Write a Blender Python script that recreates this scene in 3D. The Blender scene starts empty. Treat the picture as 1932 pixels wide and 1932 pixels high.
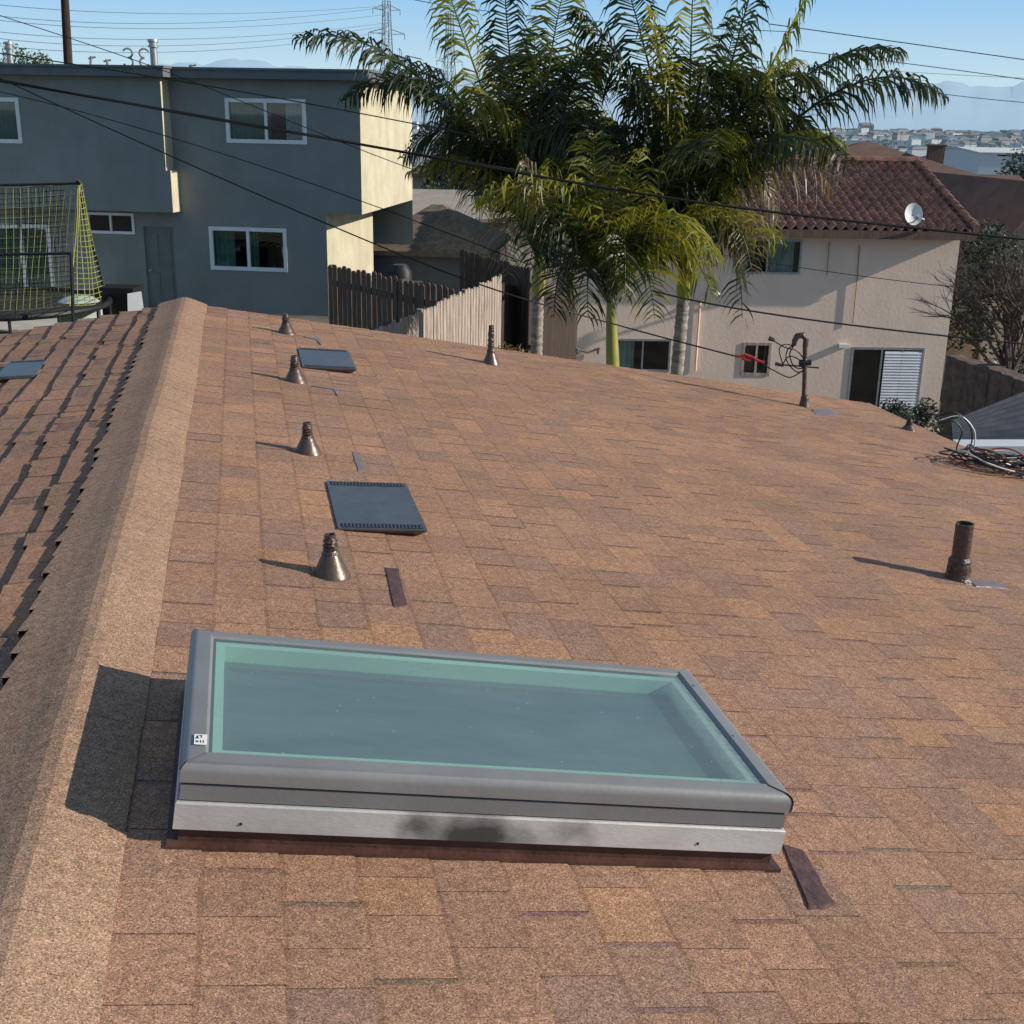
import bpy, math, random
from mathutils import Vector, Matrix
random.seed(7)
rnd=random.random
def U_(a,b): return random.uniform(a,b)
C=bpy.context.scene.collection
sc=bpy.context.scene
sc.view_settings.view_transform='Standard'
try: sc.view_settings.look='None'
except Exception: pass
sc.view_settings.exposure=0
# ---------------------------------------------------------------- camera
CZ=6.0; CAM=Vector((0,0,CZ)); FP=2300.0
TH=math.radians(17.86); PS=math.radians(12.46); AL=0.019
H=Vector((math.sin(PS),math.cos(PS),0)); R0=Vector((math.cos(PS),-math.sin(PS),0)); Z=Vector((0,0,1))
F=H*math.cos(TH)-Z*math.sin(TH); U0=Z*math.cos(TH)+H*math.sin(TH)
RR=R0*math.cos(AL)+U0*math.sin(AL); UU=U0*math.cos(AL)-R0*math.sin(AL)
cd=bpy.data.cameras.new('camera'); co=bpy.data.objects.new('camera',cd); C.objects.link(co)
m=Matrix((RR,UU,-F)).transposed().to_4x4(); m.translation=CAM; co.matrix_world=m
cd.sensor_width=36; cd.lens=36*FP/1932; cd.clip_end=60000; cd.clip_start=.05
sc.camera=co
def ray(px,py): return (RR*(px-966)-UU*(py-966)+F*FP)
def at(px,py,D):
    r=ray(px,py); return CAM+r*(D/r.dot(H))
def atz(px,py,z):
    r=ray(px,py); return CAM+r*((z-CAM.z)/r.z)
def depth(p): return (p-CAM).dot(H)
def onframe(M,px,py,yc=0.0):
    Mi=M.inverted(); o=Mi@CAM; d=Mi.to_3x3()@ray(px,py); t=(yc-o.y)/d.y; return o+d*t
def sm(t):
    t=max(0,min(1,t)); return t*t*(3-2*t)
def ground(x,y):
    s=x*math.cos(PS)-y*math.sin(PS); d=x*math.sin(PS)+y*math.cos(PS)
    zn=1.6-3.9*sm((s+1.5)/6.0)
    return zn+(-36-zn)*sm((d-45)/260)
# ---------------------------------------------------------------- materials
def nt(name):
    m=bpy.data.materials.new(name); m.use_nodes=True; n=m.node_tree; b=n.nodes['Principled BSDF']; return m,n,b
def mat(name,c1,c2=None,scale=5,rough=.8,bump=0,bscale=40,metal=0,spec=.3,detail=5,stretch=None,emis=None,stain=None,streak=0):
    m,n,b=nt(name); N=n.nodes.new; L=n.links.new
    tc=N('ShaderNodeTexCoord'); src=tc.outputs['Object']
    if stretch:
        mp=N('ShaderNodeMapping'); mp.inputs['Scale'].default_value=stretch; L(src,mp.inputs[0]); src=mp.outputs[0]
    b.inputs['Roughness'].default_value=rough; b.inputs['Metallic'].default_value=metal
    b.inputs['Specular IOR Level'].default_value=spec
    if c2 is None: c2=tuple(v*.8 for v in c1)
    no=N('ShaderNodeTexNoise'); no.inputs['Scale'].default_value=scale; no.inputs['Detail'].default_value=detail; no.inputs['Roughness'].default_value=.6
    L(src,no.inputs['Vector'])
    cr=N('ShaderNodeValToRGB'); cr.color_ramp.elements[0].position=.35; cr.color_ramp.elements[1].position=.65
    cr.color_ramp.elements[0].color=(*c2,1); cr.color_ramp.elements[1].color=(*c1,1)
    L(no.outputs['Fac'],cr.inputs[0]); col=cr.outputs[0]
    if streak:
        mp2=N('ShaderNodeMapping'); mp2.inputs['Scale'].default_value=(1.2,1.2,.5); L(tc.outputs['Object'],mp2.inputs[0])
        ns=N('ShaderNodeTexNoise'); ns.inputs['Scale'].default_value=1.2; ns.inputs['Detail'].default_value=8; L(mp2.outputs[0],ns.inputs['Vector'])
        mr=N('ShaderNodeMapRange'); mr.inputs[1].default_value=.35; mr.inputs[2].default_value=.65; mr.inputs[3].default_value=1-streak; mr.inputs[4].default_value=1.03; L(ns.outputs['Fac'],mr.inputs[0])
        vm=N('ShaderNodeVectorMath'); vm.operation='SCALE'; L(col,vm.inputs[0]); L(mr.outputs[0],vm.inputs['Scale']); col=vm.outputs[0]
    if stain:
        (sx,sy,sz,rx,rz)=stain
        mp3=N('ShaderNodeMapping'); mp3.inputs['Location'].default_value=(-sx/rx,0,-sz/rz); mp3.inputs['Scale'].default_value=(1/rx,0,1/rz); L(tc.outputs['Object'],mp3.inputs[0])
        ln=N('ShaderNodeVectorMath'); ln.operation='LENGTH'; L(mp3.outputs[0],ln.inputs[0])
        n4=N('ShaderNodeTexNoise'); n4.inputs['Scale'].default_value=9; n4.inputs['Detail'].default_value=6; L(tc.outputs['Object'],n4.inputs['Vector'])
        ad=N('ShaderNodeMath'); ad.operation='MULTIPLY_ADD'; ad.inputs[1].default_value=2.6; L(n4.outputs['Fac'],ad.inputs[0]); L(ln.outputs['Value'],ad.inputs[2])
        mr=N('ShaderNodeMapRange'); mr.inputs[1].default_value=1.7; mr.inputs[2].default_value=2.6; mr.inputs[3].default_value=.14; mr.inputs[4].default_value=1; L(ad.outputs[0],mr.inputs[0])
        vm=N('ShaderNodeVectorMath'); vm.operation='SCALE'; L(col,vm.inputs[0]); L(mr.outputs[0],vm.inputs['Scale']); col=vm.outputs[0]
    L(col,b.inputs['Base Color'])
    if bump:
        n2=N('ShaderNodeTexNoise'); n2.inputs['Scale'].default_value=bscale; n2.inputs['Detail'].default_value=4
        L(src,n2.inputs['Vector']); bp=N('ShaderNodeBump'); bp.inputs['Strength'].default_value=bump; bp.inputs['Distance'].default_value=.02
        L(n2.outputs['Fac'],bp.inputs['Height']); L(bp.outputs[0],b.inputs['Normal'])
    if emis:
        b.inputs['Emission Color'].default_value=(*emis,1); b.inputs['Emission Strength'].default_value=1
    return m
def shingle_mat(name,fine=1.0,attr=True,base=(.3,.2,.14)):
    m,n,b=nt(name); N=n.nodes.new; L=n.links.new
    tc=N('ShaderNodeTexCoord')
    v=N('ShaderNodeTexVoronoi'); v.inputs['Scale'].default_value=460*fine; L(tc.outputs['Object'],v.inputs['Vector'])
    sp=N('ShaderNodeSeparateColor'); L(v.outputs['Color'],sp.inputs[0])
    cr=N('ShaderNodeValToRGB'); e=cr.color_ramp.elements
    e[0].position=0; e[0].color=(.40,.37,.35,1); e[1].position=1; e[1].color=(1.85,1.8,1.7,1)
    e2=e.new(.35); e2.color=(.83,.81,.79,1); e3=e.new(.8); e3.color=(1.18,1.15,1.11,1)
    L(sp.outputs[0],cr.inputs[0])
    no=N('ShaderNodeTexNoise'); no.inputs['Scale'].default_value=1.3; no.inputs['Detail'].default_value=6; L(tc.outputs['Object'],no.inputs['Vector'])
    mr=N('ShaderNodeMapRange'); mr.inputs[1].default_value=.3; mr.inputs[2].default_value=.7; mr.inputs[3].default_value=.88; mr.inputs[4].default_value=1.12
    L(no.outputs['Fac'],mr.inputs[0])
    n3=N('ShaderNodeTexNoise'); n3.inputs['Scale'].default_value=45; n3.inputs['Detail'].default_value=6; L(tc.outputs['Object'],n3.inputs['Vector'])
    mr3=N('ShaderNodeMapRange'); mr3.inputs[1].default_value=.3; mr3.inputs[2].default_value=.7; mr3.inputs[3].default_value=.82; mr3.inputs[4].default_value=1.18
    L(n3.outputs['Fac'],mr3.inputs[0])
    mm=N('ShaderNodeMath'); mm.operation='MULTIPLY'; L(mr.outputs[0],mm.inputs[0]); L(mr3.outputs[0],mm.inputs[1])
    mx=N('ShaderNodeMix'); mx.data_type='RGBA'; mx.blend_type='MULTIPLY'; mx.inputs[0].default_value=1
    if attr:
        a=N('ShaderNodeAttribute'); a.attribute_name='tone'; L(a.outputs['Color'],mx.inputs[6])
    else: mx.inputs[6].default_value=(*base,1)
    L(cr.outputs[0],mx.inputs[7])
    mx2=N('ShaderNodeVectorMath'); mx2.operation='SCALE'; L(mx.outputs[2],mx2.inputs[0]); L(mm.outputs[0],mx2.inputs['Scale'])
    L(mx2.outputs[0],b.inputs['Base Color']); b.inputs['Roughness'].default_value=.85; b.inputs['Specular IOR Level'].default_value=.15
    bp=N('ShaderNodeBump'); bp.inputs['Strength'].default_value=.4; bp.inputs['Distance'].default_value=.003
    L(sp.outputs[1],bp.inputs['Height']); L(bp.outputs[0],b.inputs['Normal'])
    return m
def glass_mat(name,tint,refl=.0,rough=.03,dirt=0,fscale=1.0):
    m,n,b=nt(name); N=n.nodes.new; L=n.links.new
    tr=N('ShaderNodeBsdfTransparent'); tr.inputs[0].default_value=(*tint,1)
    gl=N('ShaderNodeBsdfGlossy'); gl.inputs['Roughness'].default_value=rough
    ge=N('ShaderNodeNewGeometry'); dt=N('ShaderNodeVectorMath'); dt.operation='DOT_PRODUCT'; L(ge.outputs['Normal'],dt.inputs[0]); L(ge.outputs['Incoming'],dt.inputs[1])
    ab=N('ShaderNodeMath'); ab.operation='ABSOLUTE'; L(dt.outputs['Value'],ab.inputs[0])
    om=N('ShaderNodeMath'); om.operation='SUBTRACT'; om.inputs[0].default_value=1; L(ab.outputs[0],om.inputs[1])
    pw=N('ShaderNodeMath'); pw.operation='POWER'; pw.inputs[1].default_value=5; L(om.outputs[0],pw.inputs[0])
    ad=N('ShaderNodeMath'); ad.operation='MULTIPLY_ADD'; ad.inputs[1].default_value=.93*fscale; ad.inputs[2].default_value=.05+refl; ad.use_clamp=True; L(pw.outputs[0],ad.inputs[0])
    mx=N('ShaderNodeMixShader'); L(ad.outputs[0],mx.inputs[0]); L(tr.outputs[0],mx.inputs[1]); L(gl.outputs[0],mx.inputs[2])
    out=n.nodes['Material Output']; last=mx.outputs[0]
    if dirt:
        tc=N('ShaderNodeTexCoord')
        mpp=N('ShaderNodeMapping'); mpp.inputs['Scale'].default_value=(.8,2.6,1); L(tc.outputs['Object'],mpp.inputs[0])
        no=N('ShaderNodeTexNoise'); no.inputs['Scale'].default_value=4; no.inputs['Detail'].default_value=9; no.inputs['Roughness'].default_value=.7; L(mpp.outputs[0],no.inputs['Vector'])
        v=N('ShaderNodeTexVoronoi'); v.inputs['Scale'].default_value=24; v.inputs['Randomness'].default_value=1; L(tc.outputs['Object'],v.inputs['Vector'])
        lt=N('ShaderNodeMath'); lt.operation='LESS_THAN'; lt.inputs[1].default_value=.06; L(v.outputs['Distance'],lt.inputs[0])
        sc_=N('ShaderNodeMath'); sc_.operation='MULTIPLY'; sc_.inputs[1].default_value=.4; L(lt.outputs[0],sc_.inputs[0])
        mr=N('ShaderNodeMapRange'); mr.inputs[1].default_value=.3; mr.inputs[2].default_value=.75; mr.inputs[3].default_value=dirt*.75; mr.inputs[4].default_value=dirt*1.35
        L(no.outputs['Fac'],mr.inputs[0])
        sx=N('ShaderNodeSeparateXYZ'); L(tc.outputs['Object'],sx.inputs[0])
        me=N('ShaderNodeMapRange'); me.inputs[1].default_value=.49; me.inputs[2].default_value=.565; me.inputs[3].default_value=0; me.inputs[4].default_value=.6; L(sx.outputs[0],me.inputs[0])
        n5=N('ShaderNodeTexNoise'); n5.inputs['Scale'].default_value=60; L(tc.outputs['Object'],n5.inputs['Vector'])
        mu=N('ShaderNodeMath'); mu.operation='MULTIPLY'; L(me.outputs[0],mu.inputs[0]); L(n5.outputs['Fac'],mu.inputs[1])
        s0=N('ShaderNodeMath'); s0.operation='ADD'; L(mu.outputs[0],s0.inputs[0]); L(mr.outputs[0],s0.inputs[1])
        sm_=N('ShaderNodeMath'); sm_.operation='ADD'; sm_.use_clamp=True; L(sc_.outputs[0],sm_.inputs[0]); L(s0.outputs[0],sm_.inputs[1])
        df=N('ShaderNodeBsdfDiffuse'); df.inputs[0].default_value=(.30,.375,.375,1)
        m2=N('ShaderNodeMixShader'); L(sm_.outputs[0],m2.inputs[0]); L(last,m2.inputs[1]); L(df.outputs[0],m2.inputs[2]); last=m2.outputs[0]
    L(last,out.inputs[0]); return m
def leaf_mat(name,c1,c2,tr=.35,scale=2):
    m,n,b=nt(name); N=n.nodes.new; L=n.links.new
    tc=N('ShaderNodeTexCoord'); no=N('ShaderNodeTexNoise'); no.inputs['Scale'].default_value=scale; L(tc.outputs['Object'],no.inputs['Vector'])
    cr=N('ShaderNodeValToRGB'); cr.color_ramp.elements[0].position=.35; cr.color_ramp.elements[1].position=.65
    cr.color_ramp.elements[0].color=(*c1,1); cr.color_ramp.elements[1].color=(*c2,1); L(no.outputs['Fac'],cr.inputs[0])
    L(cr.outputs[0],b.inputs['Base Color']); b.inputs['Roughness'].default_value=.42; b.inputs['Specular IOR Level'].default_value=.4
    t=N('ShaderNodeBsdfTranslucent'); vm=N('ShaderNodeVectorMath'); vm.operation='MULTIPLY'; vm.inputs[1].default_value=(1.8,1.6,.5); L(cr.outputs[0],vm.inputs[0]); L(vm.outputs[0],t.inputs[0])
    mx=N('ShaderNodeMixShader'); mx.inputs[0].default_value=tr; L(b.outputs[0],mx.inputs[1]); L(t.outputs[0],mx.inputs[2]); L(mx.outputs[0],n.nodes['Material Output'].inputs[0])
    return m
M={}
M['shingle']=shingle_mat('shingles'); M['cap']=shingle_mat('cap_shingles')
M['stucco']=mat('green_stucco_shaded',(.25,.262,.245),(.215,.226,.21),1.2,.95,.5,14,streak=.06)  # front walls: shade is put into this darker stucco colour
M['stucco_lit']=mat('green_stucco_sunlit',(.60,.54,.39),(.50,.45,.32),1.6,.95,.5,10,streak=.10)  # same stucco with the sunlight painted in, for walls facing the sun
M['fascia']=mat('fascia_paint',(.15,.165,.17),(.12,.135,.14),3,.7)
M['cream']=mat('cream_stucco',(.86,.66,.53),(.80,.61,.485),.8,.95,.25,12,streak=.05)
M['tile']=mat('clay_tile',(.35,.18,.125),(.16,.085,.062),3.2,.85,.3,20)
M['white']=mat('white_vinyl',(.78,.78,.76),(.7,.7,.69),3,.5)
M['dark']=mat('dark_interior',(.012,.014,.014),(.008,.008,.008),3,.9)
M['teal']=mat('teal_blind',(.12,.26,.22),(.08,.2,.18),4,.8)
M['cloth']=mat('pale_curtain',(.45,.51,.49),(.36,.41,.39),4,.8)
M['pane']=glass_mat('window_glass',(.66,.74,.72),.04,.02)
M['doorpaint']=mat('door_paint',(.18,.19,.18),(.155,.165,.155),3,.8)
M['wood_dark']=mat('weathered_wood',(.17,.115,.085),(.09,.06,.045),3,.9,.4,30,stretch=(6,6,.6))
M['wood_shaded']=mat('shaded_wood',(.07,.05,.04),(.04,.028,.022),3,.9,.4,30,stretch=(6,6,.6))  # darker wood copy, the shade of the alley is put into its colour
M['wood_lit']=mat('grey_wood',(.50,.41,.34),(.24,.18,.145),3,.9,.4,30,stretch=(6,6,.6))
M['brownpaint']=mat('brown_painted_metal',(.085,.048,.036),(.045,.025,.02),30,.32,.5,60,spec=.6)
M['cone']=mat('dark_cone',(.13,.085,.065),(.085,.055,.043),25,.36,.12,60,metal=.3,spec=.6)
M['vent']=mat('vent_metal',(.13,.128,.135),(.10,.098,.105),12,.36,.1,60,metal=.45,spec=.5)
M['alu']=mat('grey_aluminium',(.24,.235,.23),(.21,.205,.20),6,.42,.03,80,metal=.12,spec=.5)
M['alu_side']=mat('grey_aluminium_band',(.21,.205,.20),(.18,.176,.172),6,.5,.03,80,metal=.1)
M['galv']=mat('galvanised_steel',(.62,.61,.58),(.42,.415,.40),2.2,.45,.06,50,metal=.25,stretch=(1.3,1,3),stain=(-.01,0,.055,.17,.05))
M['brownflash']=mat('brown_flashing',(.10,.045,.033),(.06,.028,.021),12,.5,.2,40,spec=.4)
M['sealant']=mat('brown_sealant',(.12,.06,.05),(.075,.038,.032),28,.5,.35,50,spec=.4)
M['plasticflash']=mat('grey_flashing',(.21,.17,.17),(.18,.125,.11),14,.45,.2,40,spec=.4)
M['shaft']=mat('white_curb',(.44,.66,.53),(.37,.58,.46),3,.6)
M['shaftdeep']=mat('shaft_panel',(.105,.175,.17),(.065,.12,.14),1.6,.5)
M['gasket']=mat('gasket',(.03,.033,.033),None,5,.6)
M['skyglass']=glass_mat('skylight_glass',(.86,.96,.92),.05,.05,.25,1)
M['trunk']=mat('palm_trunk',(.40,.35,.29),(.20,.165,.135),4,.9,.5,12,stretch=(1,1,5))
M['shaftgreen']=mat('crownshaft',(.46,.40,.10),(.20,.22,.05),2.5,.45,stretch=(1,1,.4))
M['frond1']=leaf_mat('frond_dark',(.024,.038,.012),(.056,.072,.02),.28)
M['frond2']=leaf_mat('frond_bright',(.11,.13,.02),(.24,.23,.04),.45)
M['frond3']=leaf_mat('frond_dry',(.17,.13,.085),(.30,.24,.165),.2)
M['leaf']=leaf_mat('leaf',(.03,.06,.018),(.07,.10,.03),.3,1)
M['leafdark']=leaf_mat('leaf_dark',(.015,.024,.009),(.035,.046,.016),.15,1)
M['bark']=mat('bark',(.13,.10,.085),(.08,.06,.05),6,.9)
M['twig']=mat('twig',(.155,.115,.09),(.10,.072,.058),6,.9)
M['cable']=mat('black_cable',(.012,.012,.013),None,5,.5)
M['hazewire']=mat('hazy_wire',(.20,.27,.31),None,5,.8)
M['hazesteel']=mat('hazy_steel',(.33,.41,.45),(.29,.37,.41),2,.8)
M['pole']=mat('utility_pole_wood',(.06,.035,.028),(.035,.02,.017),4,.9)
M['roofbrown']=mat('brown_roof',(.19,.115,.09),(.14,.085,.068),1.5,.9,.5,6,spec=.1)
M['rooftan']=mat('tan_roof',(.40,.33,.27),(.32,.265,.22),1.5,.9,.4,5)
M['roofgrey']=mat('grey_roof',(.2,.18,.165),(.15,.135,.125),1.5,.9,.4,5,spec=.1)
M['tanwall']=mat('tan_wall',(.36,.29,.22),(.30,.245,.185),1,.9)
M['greywall']=mat('grey_wall',(.25,.25,.24),(.2,.2,.2),1,.9)
M['steel']=mat('steel',(.4,.4,.4),(.3,.3,.3),8,.45,metal=.6)
M['corr']=mat('corrugated_metal',(.06,.068,.082),(.04,.047,.058),3,.8,metal=0,spec=.02)
M['netyellow']=mat('yellow_net',(.36,.36,.10),(.27,.28,.08),10,.8)
M['netblack']=mat('dark_net',(.05,.05,.035),(.03,.03,.02),3,.9)
M['black']=mat('black_plastic',(.02,.02,.022),None,6,.5)
M['red']=mat('red_plastic',(.45,.03,.03),None,6,.5)
M['wred']=mat('red_wire',(.3,.03,.03),None,6,.4); M['wgreen']=mat('green_wire',(.03,.16,.06),None,6,.4); M['wwhite']=mat('white_wire',(.7,.7,.68),None,6,.4)
M['grass']=mat('lawn',(.12,.19,.03),(.07,.12,.025),9,.95,.5,60)
M['concrete']=mat('concrete',(.55,.51,.44),(.45,.42,.36),2.5,.9,.3,30)
M['stone']=mat('stone_wall',(.20,.15,.12),(.10,.075,.06),6,.95,.8,10)
M['straw']=mat('straw',(.42,.27,.12),(.3,.18,.08),12,.95)
M['haze1']=mat('hazy_wall_pale',(.66,.66,.65),(.56,.57,.57),.02,.95)  # distance haze put into these far colours, plus glow on trees and mountains
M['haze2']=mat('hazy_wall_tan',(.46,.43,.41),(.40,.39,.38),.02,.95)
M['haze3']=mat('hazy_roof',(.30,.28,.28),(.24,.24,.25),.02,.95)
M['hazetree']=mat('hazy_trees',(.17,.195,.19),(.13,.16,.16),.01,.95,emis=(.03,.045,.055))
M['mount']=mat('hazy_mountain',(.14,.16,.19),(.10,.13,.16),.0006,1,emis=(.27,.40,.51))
# ---------------------------------------------------------------- mesh builder
class MB:
    def __init__(s): s.v=[]; s.f=[]; s.c=[]
    def add(s,vs,fs):
        o=len(s.v); s.v+= [tuple(v) for v in vs]; s.f+=[tuple(i+o for i in f) for f in fs]; return s
    def quad(s,a,b,c,d): return s.add([a,b,c,d],[(0,1,2,3)])
    def box(s,x0,x1,y0,y1,z0,z1):
        return s.add([(x0,y0,z0),(x1,y0,z0),(x1,y1,z0),(x0,y1,z0),(x0,y0,z1),(x1,y0,z1),(x1,y1,z1),(x0,y1,z1)],
          [(3,2,1,0),(4,5,6,7),(0,1,5,4),(1,2,6,5),(2,3,7,6),(3,0,4,7)])
    def tube(s,pts,r,n=6,closed=False):
        pts=[Vector(p) for p in pts]; rs=r if isinstance(r,(list,tuple)) else [r]*len(pts)
        vs=[];fs=[];prev=None;N_=len(pts)
        for i,p in enumerate(pts):
            if closed: t=pts[(i+1)%N_]-pts[i-1]
            else: t=pts[min(i+1,N_-1)]-pts[max(i-1,0)]
            if t.length<1e-9: t=Vector((0,0,1))
            t.normalize()
            if prev is None:
                a=Vector((0,0,1)) if abs(t.z)<.9 else Vector((1,0,0)); u=t.cross(a).normalized()
            else:
                u=prev-t*prev.dot(t); u=u.normalized() if u.length>1e-6 else t.orthogonal().normalized()
            prev=u; w=t.cross(u)
            for k in range(n):
                an=2*math.pi*k/n; vs.append(p+(u*math.cos(an)+w*math.sin(an))*rs[i])
        for i in range(N_-(0 if closed else 1)):
            j=(i+1)%N_
            for k in range(n):
                fs.append((i*n+k,i*n+(k+1)%n,j*n+(k+1)%n,j*n+k))
        if not closed: fs.append(tuple(range(n))[::-1]); fs.append(tuple((N_-1)*n+k for k in range(n)))
        return s.add(vs,fs)
    def lathe(s,prof,c=(0,0,0),n=20,jit=0):
        vs=[];fs=[];c=Vector(c)
        for (r,z) in prof:
            for k in range(n):
                an=2*math.pi*k/n; rr=r*(1+U_(-jit,jit)); vs.append(c+Vector((rr*math.cos(an),rr*math.sin(an),z+U_(-jit,jit)*.02)))
        for i in range(len(prof)-1):
            for k in range(n): fs.append((i*n+k,i*n+(k+1)%n,(i+1)*n+(k+1)%n,(i+1)*n+k))
        return s.add(vs,fs)
    def ring(s,hx,hy,prof):
        vs=[];fs=[]
        for (o,z) in prof:
            a=hx-o;b=hy-o; vs+=[(-a,-b,z),(a,-b,z),(a,b,z),(-a,b,z)]
        for i in range(len(prof)-1):
            for k in range(4): fs.append((i*4+k,i*4+(k+1)%4,(i+1)*4+(k+1)%4,(i+1)*4+k))
        return s.add(vs,fs)
    def build(s,name,m,parent=None,world=False,smooth=False,tones=None):
        me=bpy.data.meshes.new(name); vs=s.v
        if world and parent is not None:
            Mi=rootmat(parent).inverted(); vs=[tuple(Mi@Vector(v)) for v in vs]
        me.from_pydata(vs,[],s.f); me.validate(); me.update()
        me.materials.append(m)
        if smooth:
            me.shade_smooth()
            try: me.set_sharp_from_angle(angle=math.radians(38))
            except Exception: pass
        if tones:
            at_=me.attributes.new('tone','FLOAT_COLOR','FACE')
            for i,c in enumerate(tones): at_.data[i].color=(*c,1)
        o=bpy.data.objects.new(name,me); C.objects.link(o)
        if parent is not None: o.parent=parent
        return o
def rootmat(o):
    m=Matrix.Identity(4)
    while o is not None: m=o.matrix_basis@m; o=o.parent
    return m
def tag(o,label,cat,group=None,kind=None):
    if label: o['label']=label
    if cat: o['category']=cat
    if group: o['group']=group
    if kind: o['kind']=kind
    return o
def thing(name,label,cat,loc=(0,0,0),rotz=0,group=None,mtx=None):
    o=bpy.data.objects.new(name,None); C.objects.link(o)
    if mtx is not None: o.matrix_basis=mtx
    else: o.matrix_basis=Matrix.Translation(Vector(loc))@Matrix.Rotation(rotz,4,'Z')
    o.empty_display_size=.2
    return tag(o,label,cat,group)
def recenter(o):
    me=o.data; c=sum((v.co for v in me.vertices),Vector())/len(me.vertices); c.z=min(v.co.z for v in me.vertices)
    me.transform(Matrix.Translation(-c)); o.location=c; return o
# ---------------------------------------------------------------- world and sun
w=bpy.data.worlds.new('World'); sc.world=w; w.use_nodes=True
n=w.node_tree; bg=n.nodes['Background']; sk=n.nodes.new('ShaderNodeTexSky'); sk.sky_type='NISHITA'; sk.sun_disc=False
SE=math.radians(24); SA=math.radians(108.5)
sk.sun_elevation=SE; sk.sun_rotation=SA; sk.air_density=1.0; sk.dust_density=.4; sk.ozone_density=1.5; sk.altitude=50
tc=n.nodes.new('ShaderNodeTexCoord'); sx=n.nodes.new('ShaderNodeSeparateXYZ'); n.links.new(tc.outputs['Generated'],sx.inputs[0])
cr=n.nodes.new('ShaderNodeValToRGB'); e=cr.color_ramp.elements; e[0].position=0; e[0].color=(.68,.77,.79,1); e[1].position=1; e[1].color=(.15,.22,.34,1)
for p,c in((.03,(.52,.72,.84)),(.10,(.25,.54,.87)),(.35,(.20,.33,.52))):
    q=e.new(p); q.color=(*c,1)
n.links.new(sx.outputs[2],cr.inputs[0])
vs_=n.nodes.new('ShaderNodeVectorMath'); vs_.operation='SCALE'; vs_.inputs['Scale'].default_value=10.0; n.links.new(cr.outputs[0],vs_.inputs[0])
mx=n.nodes.new('ShaderNodeMix'); mx.data_type='RGBA'; mx.inputs[0].default_value=.9; n.links.new(sk.outputs[0],mx.inputs[6]); n.links.new(vs_.outputs[0],mx.inputs[7])
n.links.new(mx.outputs[2],bg.inputs[0]); bg.inputs[1].default_value=.105
sd=Vector((math.sin(SA)*math.cos(SE),math.cos(SA)*math.cos(SE),math.sin(SE)))
sl=bpy.data.lights.new('sun','SUN'); sl.energy=5.0; sl.angle=math.radians(.5); sl.color=(1,.93,.81)
so=bpy.data.objects.new('sun',sl); C.objects.link(so); so.rotation_euler=(-sd).to_track_quat('-Z','Y').to_euler(); so.location=(20,-5,30)
# ---------------------------------------------------------------- terrain
def axis(vals_near,step,far):
    a=[i*step for i in range(int(-vals_near/step),int(vals_near/step)+1)]
    v=vals_near; s=step
    while v<far: s*=1.35; v+=s; a.append(v); a.insert(0,-v)
    return a
ax=axis(60,2.5,40000); V=[];Fc=[]
for y in ax:
    for x in ax: V.append((x,y,ground(x,y)))
nx=len(ax)
for j in range(nx-1):
    for i in range(nx-1): Fc.append((j*nx+i,j*nx+i+1,(j+1)*nx+i+1,(j+1)*nx+i))
gm,gn,gb=nt('ground_material'); N=gn.nodes.new; L=gn.links.new
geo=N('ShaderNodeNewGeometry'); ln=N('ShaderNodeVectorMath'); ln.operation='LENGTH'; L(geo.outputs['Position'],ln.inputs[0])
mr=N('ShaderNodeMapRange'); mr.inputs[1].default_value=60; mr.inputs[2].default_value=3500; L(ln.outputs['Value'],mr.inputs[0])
no=N('ShaderNodeTexNoise'); no.inputs['Scale'].default_value=.6; no.inputs['Detail'].default_value=9; L(geo.outputs['Position'],no.inputs['Vector'])
cr=N('ShaderNodeValToRGB'); cr.color_ramp.elements[0].position=.4; cr.color_ramp.elements[1].position=.6; cr.color_ramp.elements[0].color=(.07,.065,.05,1); cr.color_ramp.elements[1].color=(.15,.125,.10,1)
L(no.outputs['Fac'],cr.inputs[0])
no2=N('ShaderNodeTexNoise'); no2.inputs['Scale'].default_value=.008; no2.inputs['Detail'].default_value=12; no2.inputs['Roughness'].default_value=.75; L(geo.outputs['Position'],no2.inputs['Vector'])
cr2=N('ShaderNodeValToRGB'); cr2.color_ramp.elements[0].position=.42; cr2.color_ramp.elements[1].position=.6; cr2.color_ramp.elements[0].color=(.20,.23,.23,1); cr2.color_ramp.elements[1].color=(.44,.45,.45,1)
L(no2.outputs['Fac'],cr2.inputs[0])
mx=N('ShaderNodeMix'); mx.data_type='RGBA'; pw=N('ShaderNodeMath'); pw.operation='POWER'; pw.inputs[1].default_value=.45; L(mr.outputs[0],pw.inputs[0]); L(pw.outputs[0],mx.inputs[0]); L(cr.outputs[0],mx.inputs[6]); L(cr2.outputs[0],mx.inputs[7]); L(mx.outputs[2],gb.inputs['Base Color']); gb.inputs['Roughness'].default_value=1  # distance haze is painted in by fading the ground to the pale colour
g=MB(); g.v=V; g.f=Fc; tag(g.build('ground',gm),'dry hillside ground falling away to the plain','ground',kind='structure')
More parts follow.
